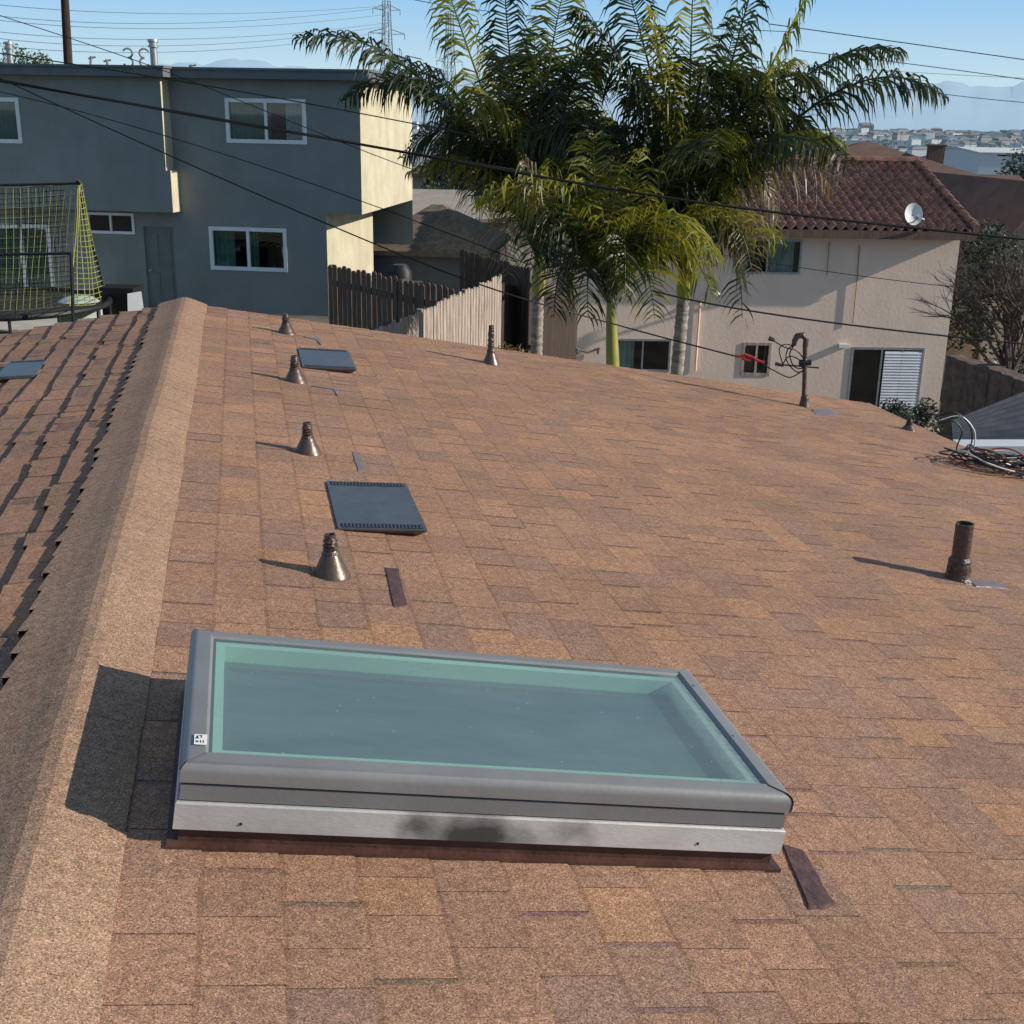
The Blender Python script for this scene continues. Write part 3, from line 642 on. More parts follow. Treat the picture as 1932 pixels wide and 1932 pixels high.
# ---------------------------------------------------------------- green building
c=at(683,405,28); Gz=1.5
gr=thing('apartment_building','grey green stucco two storey building with flat roof on the left','building',(c.x,c.y,Gz),math.radians(-19.5))
GM=gr.matrix_basis
def gl(px,py,yc=0): p=onframe(GM,px,py,yc); return p.x,p.z
def hole(x0,y0,x1,y1,yc=0,f=gl):
    a=f(x0,(y0+y1)/2,yc)[0]; b_=f(x1,(y0+y1)/2,yc)[0]; return (a,b_,f((x0+x1)/2,y1,yc)[1],f((x0+x1)/2,y0,yc)[1])
YP=-.45
zb=gl(683,405)[1]; zt=gl(640,152)[1]; ztop=gl(640,135,-.3)[1]; XL=-14
xs_=gl(307,230,YP)[0]; xl=gl(618,500,0)[0]
w1=hole(427,187,577,270); w0=hole(-115,184,38,268,YP); w2=hole(397,430,541,510); w3=hole(165,402,253,440); dr=hole(276,428,331,590); sdv=hole(-120,422,100,572)
dr=(dr[0],dr[1],.05,dr[3])
xb=gl(324,360,YP)[0]; zb2=gl(322,322,YP)[1]; zb3=gl(322,401,YP)[1]
mb=MB()
wallface(mb,xs_,0,zb,zt,0,[w1]); wallface(mb,XL,xs_,zb3,zt,YP,[w0]); mb.quad((xs_,YP,zb3),(xb,YP,zb3),(xb,YP,zb2),(xs_,YP,zb2))
mb.quad((xs_,YP,zb2),(xb,YP,zb2),(xb,0,zb2),(xs_,0,zb2))
mb.quad((XL,0,zb),(0,0,zb),(0,5.5,zb),(XL,5.5,zb)); mb.quad((XL,YP,zb3),(xb,YP,zb3),(xb,0,zb3),(XL,0,zb3))
mb.quad((XL,5.5,0),(0,5.5,0),(0,5.5,zt),(XL,5.5,zt)); mb.quad((XL,YP,0),(XL,5.5,0),(XL,5.5,zt),(XL,YP,zt))
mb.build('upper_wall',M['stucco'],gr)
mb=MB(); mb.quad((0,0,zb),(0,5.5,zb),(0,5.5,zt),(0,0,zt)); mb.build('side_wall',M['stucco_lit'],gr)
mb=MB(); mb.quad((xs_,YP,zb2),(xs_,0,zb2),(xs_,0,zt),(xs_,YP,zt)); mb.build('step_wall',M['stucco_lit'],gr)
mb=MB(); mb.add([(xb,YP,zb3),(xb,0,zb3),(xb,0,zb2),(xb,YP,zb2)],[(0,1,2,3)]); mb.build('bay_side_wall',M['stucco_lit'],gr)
mb=MB(); wallface(mb,XL,xl,-1,zb,0.0,[w2,w3,dr,sdv]); mb.quad((XL,4.4,-1),(xl,4.4,-1),(xl,4.4,zb),(XL,4.4,zb))
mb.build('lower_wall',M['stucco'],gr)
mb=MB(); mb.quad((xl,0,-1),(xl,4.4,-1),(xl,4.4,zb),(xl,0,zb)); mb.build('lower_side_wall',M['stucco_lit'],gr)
mb=MB(); mb.box(xs_+.02,.0+.28,-.3,5.8,zt,ztop); mb.box(XL,xs_+.2,YP-.3,5.8,zt+.003,ztop+.004); mb.build('roof_fascia',M['fascia'],gr)
mb=MB(); mb.box(xs_+.1,.33,-.34,5.85,ztop+.0,ztop+.05); mb.box(XL,xs_+.24,YP-.35,5.9,ztop+.006,ztop+.055); mb.build('roof_edge',M['fascia'],gr)
window(gr,w1,0,cur=((0,.55,'teal'),(.74,1,'cloth')),fw=.075); window(gr,w0,YP,fw=.075); window(gr,w2,0,cur=((0,.3,'teal'),(.5,.62,'teal')),fw=.075); window(gr,w3,0,cur=(),fw=.05)
window(gr,sdv,0,cur=((.0,1,'teal'),),name='sliding_door',fw=.09,mull=(.5,.75))
mb=MB(); mb.box(dr[0],dr[1],.04,.09,.0,dr[3])
for (f0,f1,g0,g1) in((.12,.44,.55,.92),(.56,.88,.55,.92),(.12,.44,.1,.48),(.56,.88,.1,.48)):
    W_=dr[1]-dr[0]; Hh=dr[3]; mb.box(dr[0]+W_*f0,dr[0]+W_*f1,.025,.041,Hh*g0,Hh*g1)
d_=mb.build('door',M['doorpaint'],gr)
mb=MB(); mb.lathe([(.035,0),(.02,.01),(.03,.05),(0,.06)],n=10)
mb.v=[(dr[0]+.09+x,.04-z,1.0+y) for x,y,z in mb.v]; mb.build('door_knob',M['steel'],d_)
def rooftop(px,py,yb): x,z=gl(px,py,yb); return GM@Vector((x,yb,ztop+.05))
def stack(px,w_px,top_py,label,m='steel'):
    b=rooftop(px,130,2.5); D=depth(b); k=D/2416; r=w_px/2*k; h=at(px,top_py,D).z-b.z
    t=thing('chimney_pipe',label,'chimney pipe',b)
    mb=MB(); mb.lathe([(r*.8,-.05),(r*.8,h*.72)],n=16); mb.build('pipe',M[m],t,smooth=True)
    mb=MB(); mb.lathe([(0,h*.72),(r*1.15,h*.74),(r*1.15,h*.8),(r*.9,h*.81),(r*.9,h*.9),(r*1.2,h*.92),(r*1.1,h),(0,h)],n=16); mb.build('cap',M[m],t,smooth=True)
stack(292,17,74,'tall capped metal chimney pipe on the green building roof')
stack(21,15,79,'shorter metal chimney pipe on the green building roof at far left')
def rings(px,label,side):
    b=rooftop(px,130,2.0); D=depth(b); k=D/2416
    t=thing('ring_fitting',label,'roof fitting',b)
    mb=MB(); r=8.5*k
    for cz_,s_ in((27*k,160),(11*k,90)):
        pts=[(side*math.cos(math.radians(s_-250*i/12))*r,0,cz_+r*.95*math.sin(math.radians(s_-250*i/12))+2*k) for i in range(13)]
        mb.tube(pts,2.0*k,6)
    mb.build('rings',M['greywall'],t,smooth=True)
    mb=MB(); mb.tube([(0,0,-.02),(0,0,6*k)],1.6*k,6); mb.build('stand',M['greywall'],t)
rings(243,'grey double ring fitting on green building roof, left one',1); rings(274,'grey double ring fitting on green building roof beside tall chimney pipe',-1)
def aerial(px,h,label,lean):
    b=rooftop(px,130,2.2); t=thing('rooftop_stub',label,'roof fitting',b); k=28/2416
    mb=MB(); mb.tube([(0,0,0),(lean*k,0,h*k)],.03,6); mb.build('rod',M['greywall'],t)
    mb=MB(); mb.tube([(lean*k-6*k,0,h*k*.8),(lean*k+9*k,0,h*k*.95)],.025,6); mb.build('bar',M['greywall'],t)
aerial(170,26,'thin leaning metal stub leftmost on the green roof',4); aerial(205,20,'short metal stub with bar left of the ring fittings',-3); aerial(362,12,'very short metal stub right of the tall chimney pipe',0)
# ---------------------------------------------------------------- cream building
c=at(1812,450,31); Cz=ground(c.x,c.y)-.2
cr_=thing('apartment_building','cream stucco two storey building with red clay tile roof','building',(c.x,c.y,Cz),math.radians(-10.5))
CM=cr_.matrix_basis
def cl(px,py,yc=0): p=onframe(CM,px,py,yc); return p.x,p.z
ze=cl(1700,440)[1]; xl=cl(1090,600)[0]
cw1=hole(1385,452,1511,516,0,cl); cw2=hole(1160,640,1264,700,0,cl); cw3=hole(1400,647,1453,708,0,cl); cdr=hole(1600,656,1735,806,0,cl)
mb=MB(); wallface(mb,xl,0,-3,ze,0,[cw1,cw2,cw3,cdr]); mb.quad((0,0,-3),(0,8.5,-3),(0,8.5,ze),(0,0,ze)); mb.quad((xl,0,-3),(xl,8.5,-3),(xl,8.5,ze),(xl,0,ze)); mb.quad((xl,8.5,-3),(0,8.5,-3),(0,8.5,ze),(xl,8.5,ze))
mb.build('wall',M['cream'],cr_)
window(cr_,cw1,0,'steel',cur=((0,.2,'cloth'),(.5,.9,'cloth')),fw=.04); window(cr_,cw2,0,'steel',cur=((0,.35,'cloth'),),fw=.04); window(cr_,cw3,0,'wood_lit',cur=((0,1,'wood_dark'),),fw=.06)
window(cr_,cdr,0,'steel',cur=((.46,.97,'louvre'),),name='sliding_door',fw=.05,mull=(.42,.7))
ov=.55; yr=4.25; x0=xl-.3; x1=cl(1845,432,-ov)[0]
ze2=cl(1700,436,-ov)[1]
zr_=cl(1600,306,yr)[1]
def tileroof(y0,z0,y1,z1,x0,x1):
    mb=MB(); rows=14; tw=.245; ncol=int((x1-x0)/tw); seg=6; dy=(y1-y0)/rows; dz=(z1-z0)/rows
    for r in range(rows):
        vs=[];fs=[]; nn=ncol*seg+1; jit=U_(-.004,.004)
        for e in(0,1):
            lift=.05*(1-e)
            for i in range(nn):
                ph=(i%seg)/seg; hgt=.085*math.sin(math.pi*min(ph/.68,1)) if ph<.68 else -.012
                vs.append((x0+tw*i/seg+jit, y0+dy*(r+e*1.05), z0+dz*(r+e*1.05)+hgt+lift))
        for i in range(nn-1): fs.append((i,i+1,nn+i+1,nn+i))
        b_=len(vs)
        for i in range(nn): v=vs[i]; vs.append((v[0],v[1]+.01,v[2]-.055))
        for i in range(nn-1): fs.append((i,i+1,b_+i+1,b_+i))
        mb.add(vs,fs)
    return mb
tileroof(-ov,ze2,yr,zr_,x0,x1).build('roof_tiles',M['tile'],cr_,smooth=True)
mb=MB(); mb.quad((x0,yr,zr_),(x1,yr,zr_),(x1,yr*2+ov,ze2),(x0,yr*2+ov,ze2)); mb.quad((x0,-ov+.02,ze2-.03),(x1,-ov+.02,ze2-.03),(x1,yr,zr_-.04),(x0,yr,zr_-.04)); mb.add([(0,0,ze),(0,8.5,ze),(0,yr,zr_-.06),(xl,0,ze),(xl,8.5,ze),(xl,yr,zr_-.06)],[(0,1,2),(3,4,5)]); mb.build('roof_deck',M['roofbrown'],cr_)
mb=MB()
for i in range(int((x1-x0)/.34)):
    xa=x0+i*.34; mb.tube([(xa,yr,zr_+.05),(xa+.37,yr,zr_+.07)],[.11,.125],8)
for i in range(13):
    f=i/13; f2=(i+1.12)/13
    mb.tube([(x1-.02,-ov+(yr+ov)*f,ze2+(zr_-ze2)*f+.09),(x1-.02,-ov+(yr+ov)*f2,ze2+(zr_-ze2)*f2+.06)],[.10,.085],8)
mb.build('ridge_tiles',M['tile'],cr_,smooth=True)
mb=MB(); mb.box(x0,x1,-ov+.0,-ov+.05,ze2-.2,ze2-.0); mb.build('fascia',M['wood_dark'],cr_)
mb=MB(); mb.quad((x0,-ov+.05,ze2-.1),(x1,-ov+.05,ze2-.1),(x1,0,ze2-.1),(x0,0,ze2-.1)); mb.build('soffit',M['tanwall'],cr_)
def ctube(pts,r,nm,m):
    P=[]
    for px,py in pts: x,z=cl(px,py,-.05); P.append((x,-.05,z))
    mb=MB(); mb.tube(P,r,6); mb.build(nm,M[m],cr_)
ctube([(1622,462),(1617,530),(1609,610)],.015,'conduit','tanwall'); ctube([(1322,560),(1316,640),(1312,700)],.03,'downspout','cream'); ctube([(1565,455),(1560,520)],.012,'conduit','tanwall')
mb=MB(); x,z=cl(1590,652,0); mb.box(x-.12,x+.12,-.12,-.002,z-.04,z+.05); mb.build('wall_lamp',M['white'],cr_)
mb=MB(); x,z=cl(1350,556,0); mb.box(x-.2,x+.2,-.05,-.002,z-.04,z+.04); mb.lathe([(.08,0),(.1,.03),(.03,.1)],(x,-.1,z),8); mb.build('wall_fitting',M['white'],cr_)
mb=MB(); x,z=cl(1108,660,0)
mb.tube([(x-.3,-.1,z+.05),(x,-.13,z-.05),(x+.3,-.1,z+.06)],.03,6); mb.tube([(x-.25,-.1,z+.05),(x-.25,-.1,z-.1)],.05,6); mb.tube([(x+.28,-.1,z+.05),(x+.28,-.1,z-.08)],.05,6); mb.build('gas_meter',M['greywall'],cr_)
# satellite dish
b=at(1742,418,30.2)
t=thing('satellite_dish','white satellite dish on the eave of the tiled roof','satellite dish',b)
mb=MB(); prf=[(0,.0),(.08,.012),(.16,.04),(.22,.07)]; mb.lathe(prf,n=24)
d=(CAM+Vector((12,0,6))-b).normalized(); q=d.to_track_quat('Z','Y').to_matrix()
k_=at(1722,405,29.9)-b
mb.v=[tuple(q@Vector((v[0],v[1]*1.2,v[2]))+k_) for v in mb.v]; o=mb.build('dish',M['white'],t,smooth=True)
mb=MB(); mb.tube([(0,.2,-.25),(0,0,.05),tuple(k_)],.03,8); mb.build('mount',M['steel'],t)
mb=MB(); mb.tube([tuple(k_+q@Vector((0,-.2,0))),tuple(k_+q@Vector((0,-.12,.3)))],.02,6); mb.tube([tuple(k_+q@Vector((0,-.12,.28))),tuple(k_+q@Vector((0,-.1,.36)))],.05,8); mb.build('feed_arm',M['steel'],t)
# ---------------------------------------------------------------- generic houses
def simple_house(label,pxl,pxr,D,eave_py,ridge_py,dep,wallm,roofm,rot=-16,ridge='x',hip=0,wins=(),ov=.4,name='house',chim=False,cat='house',group=None):
    c=at(pxl,eave_py,D); gz=ground(c.x,c.y)-1
    t=thing(name,label,cat,(c.x,c.y,gz),math.radians(rot),group); Mx=t.matrix_basis
    f=lambda px,py,yc=0:(lambda p:(p.x,p.z))(onframe(Mx,px,py,yc))
    w_=f(pxr,eave_py)[0]; ze=c.z-gz
    hs=[hole(*h,0,f) for h in wins]
    mb=MB(); wallface(mb,0,w_,0,ze,0,hs)
    mb.quad((w_,0,0),(w_,dep,0),(w_,dep,ze),(w_,0,ze)); mb.quad((0,0,0),(0,dep,0),(0,dep,ze),(0,0,ze)); mb.quad((0,dep,0),(w_,dep,0),(w_,dep,ze),(0,dep,ze))
    if ridge=='x':
        zr=f((pxl+pxr)/2,ridge_py,dep/2)[1]; k=(zr-ze)/(dep/2); zo=ze-k*ov
        mb2=MB(); h_=hip*dep/2
        A=[(-ov,-ov,zo),(w_+ov,-ov,zo),(w_+ov,dep+ov,zo),(-ov,dep+ov,zo),(h_-ov*(1-hip),dep/2,zr),(w_-h_+ov*(1-hip),dep/2,zr)]
        low=[(x,y,z-.12) for x,y,z in A]
        mb2.add(A,[(0,1,5,4),(2,3,4,5),(1,2,5),(3,0,4)]) if hip else mb2.add(A,[(0,1,5,4),(2,3,4,5)])
        mb2.add(A+low,[(0,1,7,6),(1,2,8,7),(2,3,9,8),(3,0,6,9)]) if hip else mb2.add(A+low,[(0,1,7,6),(2,3,9,8),(1,5,11,7),(5,2,8,11),(0,4,10,6),(4,3,9,10)])
        if not hip: mb.add([(0,0,ze),(0,dep,ze),(0,dep/2,zr-.1),(w_,0,ze),(w_,dep,ze),(w_,dep/2,zr-.1)],[(0,1,2),(3,4,5)])
    else:
        zr=f((pxl+pxr)/2,ridge_py,0)[1]; k=(zr-ze)/(w_/2); zo=ze-k*ov
        mb2=MB(); A=[(-ov,-ov,zo),(w_/2,-ov,zr),(w_+ov,-ov,zo),(-ov,dep+ov,zo),(w_/2,dep+ov,zr),(w_+ov,dep+ov,zo)]; low=[(x,y,z-.15) for x,y,z in A]
        mb2.add(A+low,[(0,1,4,3),(1,2,5,4),(6,7,10,9),(7,8,11,10),(0,1,7,6),(1,2,8,7),(0,3,9,6),(2,5,11,8)])
        mb.add([(0,0,ze),(w_,0,ze),(w_/2,0,zr-.15)],[(0,1,2)])
    mb.build('wall',M[wallm],t); ro=mb2.build('roof',M[roofm],t)
    if chim:
        mb=MB(); x=w_*chim; mb.box(x-.45,x+.45,dep*.3,dep*.3+.6,ze,zr-.15); mb.box(x-.52,x+.52,dep*.3-.07,dep*.3+.67,zr-.15,zr-.05); mb.build('chimney',M['wood_dark'],ro)
    for h in hs: window(t,h,0,'white',cur=(),fw=.07)
    return t
random.seed(21)
M['shedroof']=mat('shed_shingles',(.20,.165,.12),(.11,.09,.066),7,.95,.5,20,spec=.1)
simple_house('small dark shed with shingled hip roof behind the picket fence',690,905,33.5,462,385,5.0,'fascia','shedroof',rot=-18,hip=.6,name='shed',cat='shed',ov=.3)
simple_house('low building with pale tan roof behind the shed',775,960,43,405,358,7,'tanwall','rooftan',hip=0,wins=(),rot=-10)
simple_house('brown roofed two storey house behind shed and left palm',772,1010,62,322,262,11,'tanwall','roofbrown',hip=.7,wins=((800,335,830,352),(850,335,880,352)))
simple_house('long dark brown roof of apartment block seen between palm crowns',1060,1330,66,318,272,12,'tanwall','roofbrown',hip=.6)
simple_house('long brown hip roofed apartment block above the red tile ridge',1470,1880,72,332,268,13,'tanwall','roofbrown',hip=.9,wins=((1840,350,1856,380),(1862,350,1874,380)),chim=.80)
simple_house('brown roofed house with gable far right of the tiled roof',1845,1960,50,376,330,8,'tanwall','roofbrown',hip=0,wins=((1870,395,1890,425),))
simple_house('tan gabled house with brown roof at right edge of the photo',1868,2040,38,470,345,9,'tanwall','roofbrown',ridge='y',wins=((1900,480,1925,510),),ov=.5,rot=-6)
simple_house('white flat office building in the middle distance at right edge',1850,1990,190,287,279,25,'haze1','haze1',hip=0,wins=((1880,291,1925,296),),name='office_building',cat='building',ov=.2)
simple_house('small white house roof left of the tiled roof in distance',1000,1060,85,300,285,9,'haze1','roofgrey')
# ---------------------------------------------------------------- fences
def fence(label,p0,p1,hgt,m,gap=.012,pw=.135,jag=.03):
    a=at(*p0); b_=at(*p1); d=(b_-a); L2=Vector((d.x,d.y,0)).length; ang=math.atan2(d.y,d.x)
    t=thing('picket_fence',label,'fence',(a.x,a.y,a.z-hgt),ang); n_=int(L2/(pw+gap)); mb=MB()
    for i in range(n_):
        x=i*(pw+gap); zt_=hgt+(b_.z-a.z)*i/n_+U_(-jag,jag); lean=U_(-.01,.01)
        mb.add([(x,0,-1),(x+pw,0,-1),(x+pw+lean,0,zt_-.04),(x+pw*.75+lean,0,zt_),(x+pw*.25+lean,0,zt_),(x+lean,0,zt_-.04),
                (x,.02,-1),(x+pw,.02,-1),(x+pw+lean,.02,zt_-.04),(x+pw*.75+lean,.02,zt_),(x+pw*.25+lean,.02,zt_),(x+lean,.02,zt_-.04)],
               [(0,1,2,3,4,5),(6,11,10,9,8,7),(0,5,11,6),(1,7,8,2),(5,4,10,11),(4,3,9,10),(3,2,8,9)])
    mb.build('pickets',M[m],t)
    for zz in (.3,hgt-.35):
        mb=MB(); dz=b_.z-a.z; mb.add([(0,.022,zz),(L2,.022,zz+dz),(L2,.022,zz+dz+.09),(0,.022,zz+.09),(0,.06,zz),(L2,.06,zz+dz),(L2,.06,zz+dz+.09),(0,.06,zz+.09)],[(0,1,2,3),(4,5,6,7),(0,1,5,4),(3,2,6,7)])
        mb.build('rail',M[m],t)
    k=0.
    while k<=L2:
        mb=MB(); mb.box(k-.045,k+.045,.062,.15,-1,hgt+(b_.z-a.z)*k/L2-.02); mb.build('post',M[m],t); k+=2.2
    return t
fence('dark weathered picket fence standing against the green building corner',(618,498,22.6),(868,548,19.7),1.8,'wood_dark',gap=.02)
fence('sunlit grey wooden fence running toward the roof edge',(700,628,15.3),(948,518,21.4),1.8,'wood_lit',gap=.022,jag=.03)
fence('dark brown plank fence between shed and left palm',(868,470,26),(1005,508,22.5),1.8,'wood_shaded',gap=.006)
fence('shaded plank fence in the alley beside the cream building',(945,535,22.5),(1090,560,27),1.8,'wood_shaded',gap=.006)
# covered grill
b=at(755,520,24.5); b.z=ground(b.x,b.y)
t=thing('covered_grill','dark covered barbecue grill behind the picket fence','grill',b)
hh=at(755,499,24.5).z-b.z
mb=MB(); mb.lathe([(.24,0),(.26,hh*.4),(.27,hh*.75),(.24,hh*.92),(.15,hh),(0,hh)],n=12,jit=.04); mb.build('cover',M['black'],t,smooth=True)
mb=MB(); mb.box(-.45,.45,-.18,.18,hh*.74,hh*.79); mb.build('side_shelf',M['black'],t)
# straw pile
mb=MB(); random.seed(3)
b0=at(960,655,16); zg=b0.z-.25
for i in range(500):
    a=rnd()*6.28; r=rnd()**.6*.55; x=b0.x+math.cos(a)*r; y=b0.y+math.sin(a)*r*1.3; z=zg+U_(0,.32)*(1-r/.6); an=rnd()*3.14; l=U_(.05,.16)
    mb.tube([(x,y,z),(x+math.cos(an)*l,y+math.sin(an)*l,z+U_(-.03,.06))],.006,3)
mb.box(b0.x-.5,b0.x+.5,b0.y-.6,b0.y+.6,zg-1.5,zg-.05)
o=mb.build('straw_pile',M['straw']); recenter(o); tag(o,'heap of orange dry straw beside the left palm trunk','straw')
# ---------------------------------------------------------------- trampoline etc.
random.seed(9)
tr=at(20,590,23); tr.z=ground(tr.x,tr.y)
t=thing('trampoline','round trampoline with yellow and dark safety net in front of green building','trampoline',tr)
A=at(147,346,22.5);Bp=at(201,566,24.5);Cp=at(134,576,21.5);TL=at(-120,352,22.5);BL=at(-120,585,21.5); Mid=at(134,478,21.6)
mb=MB(); mb.tube([A,Bp],.025,8); mb.tube([TL,A],.022,8); mb.tube([A+Vector((.05,0,0)),A-Vector((0,0,-.06))],.05,6); mb.tube([Mid,Cp-Vector((0,0,.5))],.03,8); mb.tube([at(-120,482,21.6),Mid],.025,8); mb.tube([at(40,350,22.5),at(30,600,22)],.02,8)
mb.build('net_frame',M['black'],t,world=True,smooth=True)
def net(P00,P10,P11,P01,nu,nv,r,m,nm):
    mb=MB()
    def S(u,v):
        p=(P00*(1-u)+P10*u)*(1-v)+(P01*(1-u)+P11*u)*v; return p+Vector((0,0,-.05*math.sin(u*math.pi)))+H*(.06*math.sin(u*9+v*5))
    for i in range(nu+1): mb.tube([S(i/nu,k/8) for k in range(9)],r,3)
    for j in range(nv+1): mb.tube([S(k/8,j/nv) for k in range(9)],r,3)
    mb.build(nm,M[m],t,world=True)
net(A,A+Vector((.05,.05,0)),Bp,Cp,6,22,.009,'netyellow','side_net')
net(TL,A,Cp,BL,20,12,.0035,'netyellow','front_net')
net(at(-120,352,24),at(120,349,24),at(135,575,24.5),at(-120,580,24.5),34,24,.008,'netblack','rear_net')
mb=MB(); R_=1.9; cc=at(10,572,23.3)
pts=[(cc.x+R_*math.cos(i*.1963),cc.y+R_*math.sin(i*.1963),cc.z) for i in range(32)]
mb.tube(pts,.06,8,closed=True)
for i in range(0,32,5): p=pts[i]; mb.tube([p,(p[0],p[1],tr.z)],.03,6)
mb.build('mat_frame',M['black'],t,world=True,smooth=True)
mb=MB(); mb.add([(p[0],p[1],p[2]-.01) for p in pts],[tuple(range(32))]); mb.build('mat',M['netblack'],t,world=True)
def groundpt(px,py):
    for D in [x*.1 for x in range(120,400)]:
        p=at(px,py,D)
        if p.z<=ground(p.x,p.y): return p
    return at(px,py,30)
b=at(228,585,24.3); b.z=ground(b.x,b.y); hh=at(228,540,24.3).z-b.z
t=thing('storage_bin','low black lidded bin between trampoline and door','bin',b,-.3)
mb=MB(); mb.add([(-.3,-.2,0),(.3,-.2,0),(.3,.2,0),(-.3,.2,0),(-.36,-.25,hh*.9),(.36,-.25,hh*.9),(.36,.25,hh*.9),(-.36,.25,hh*.9)],[(3,2,1,0),(4,5,6,7),(0,1,5,4),(1,2,6,5),(2,3,7,6),(3,0,4,7)]); mb.build('body',M['black'],t)
mb=MB(); mb.box(-.39,.39,-.28,.28,hh*.9+.002,hh); mb.build('lid',M['black'],t)
b=at(256,592,23.8); b.z=ground(b.x,b.y); hh=at(256,552,23.8).z-b.z
mb=MB(); mb.add([(-.18,0,0),(.2,0,0),(.12,.15,hh),(-.14,.15,hh*.96),(-.18,.03,0),(.2,.03,0),(.12,.18,hh),(-.14,.18,hh*.96)],[(0,1,2,3),(4,7,6,5),(0,4,5,1),(1,5,6,2),(2,6,7,3),(3,7,4,0)])
mb.v=[(b.x+x,b.y+y,b.z+z) for x,y,z in mb.v]; o=mb.build('board',M['white']); recenter(o); tag(o,'white board leaning beside the black bin','board')
b=at(150,572,23.8); b.z=ground(b.x,b.y); hz=at(150,556,23.8).z
mb=MB(); mb.lathe([(.42,0),(.42,hz-b.z-.14),(.25,hz-b.z-.04),(0,hz-b.z)],b,14,.08); o=mb.build('white_cover',M['cloth'],smooth=True); recenter(o); tag(o,'crumpled white cover bundled at the foot of the trampoline net','cover')
g1=groundpt(60,612)
mb=MB(); mb.box(g1.x-7,g1.x+1.3,g1.y-1.2,g1.y+4.5,g1.z-.4,g1.z+.05); tag(mb.build('patio',M['concrete']),'pale concrete patio in front of green building','patio',kind='structure')
mb=MB(); random.seed(4)
for i in range(6000):
    x=g1.x+U_(-3,2.3); y=g1.y+U_(-4,1.5)
    if x<g1.x+1.35 and y>g1.y-1.25: continue
    z=ground(x,y); an=rnd()*6.28; h=U_(.05,.12); mb.add([(x,y,z),(x+.02*math.cos(an),y+.02*math.sin(an),z),(x+U_(-.03,.03),y+U_(-.03,.03),z+h)],[(0,1,2)])
tag(mb.build('lawn_grass',M['grass']),'bright green lawn grass beyond the left roof edge','grass',kind='stuff')
mb=MB()
for i in range(6):
    for j in range(6):
        x0_=g1.x-3.5+i; y0=g1.y-4.5+j*1.0; mb.quad((x0_,y0,ground(x0_,y0)+.006),(x0_+1,y0,ground(x0_+1,y0)+.006),(x0_+1,y0+1,ground(x0_+1,y0+1)+.006),(x0_,y0+1,ground(x0_,y0+1)+.006))
tag(mb.build('lawn',M['grass']),'green lawn between roof and green building','lawn',kind='structure')
# ---------------------------------------------------------------- palms
def bez(a,b_,c,u): return a*(1-u)**2+b_*2*u*(1-u)+c*u*u
def frond(root,a,ctl,tip,m,n_=72,ll=.72,dry=False):
    mb=MB(); L_=sum((bez(a,ctl,tip,(i+1)/20)-bez(a,ctl,tip,i/20)).length for i in range(20))
    pts=[bez(a,ctl,tip,i/18) for i in range(19)]
    mb.tube(pts,[.024*(1-i/18)+.004 for i in range(19)],5)
    tw0=U_(-.8,.8); n_=int(n_*max(.5,min(1.5,L_/3.2))); limp=U_(.05,.6)
    for i in range(n_):
        u=.13+.87*(i+.3)/n_; p=bez(a,ctl,tip,u); tg=(bez(a,ctl,tip,min(1,u+.02))-bez(a,ctl,tip,u-.02)).normalized()
        lat=tg.cross(Z)
        if lat.length<.25: lat=lat+R0*.3
        lat.normalize(); up=lat.cross(tg).normalized()
        tw=tw0*(.4+u); lat2=lat*math.cos(tw)+up*math.sin(tw); up2=up*math.cos(tw)-lat*math.sin(tw)
        ln_=ll*(math.sin(math.pi*min(.97,u*.80+.16))**.65)*U_(.75,1.12)
        for s in(-1,1):
            if rnd()<(.3 if dry else .08): continue
            dr_=(lat2*s*.82+tg*U_(.3,.75)+up2*U_(-.2,.3)-Z*limp*.35).normalized()
            droop=U_(.15,.7)+limp if not dry else U_(.7,1.3)
            p1=p+dr_*ln_*.42; p2=p1+(dr_-Z*droop).normalized()*ln_*.34; p3=p2+(dr_-Z*(droop*2.8+U_(0,.6))+R0*U_(-.3,.3)).normalized()*ln_*.34
            wv=(tg*.7+up2*U_(-.7,.7)).normalized()*(.0165 if not dry else .010)
            mb.add([p-wv*.5,p+wv*.5,p1-wv,p1+wv,p2-wv*.7,p2+wv*.7,p3],[(0,1,3,2),(2,3,5,4),(4,5,6)])
    mb.build('frond',M[m],root,world=True)
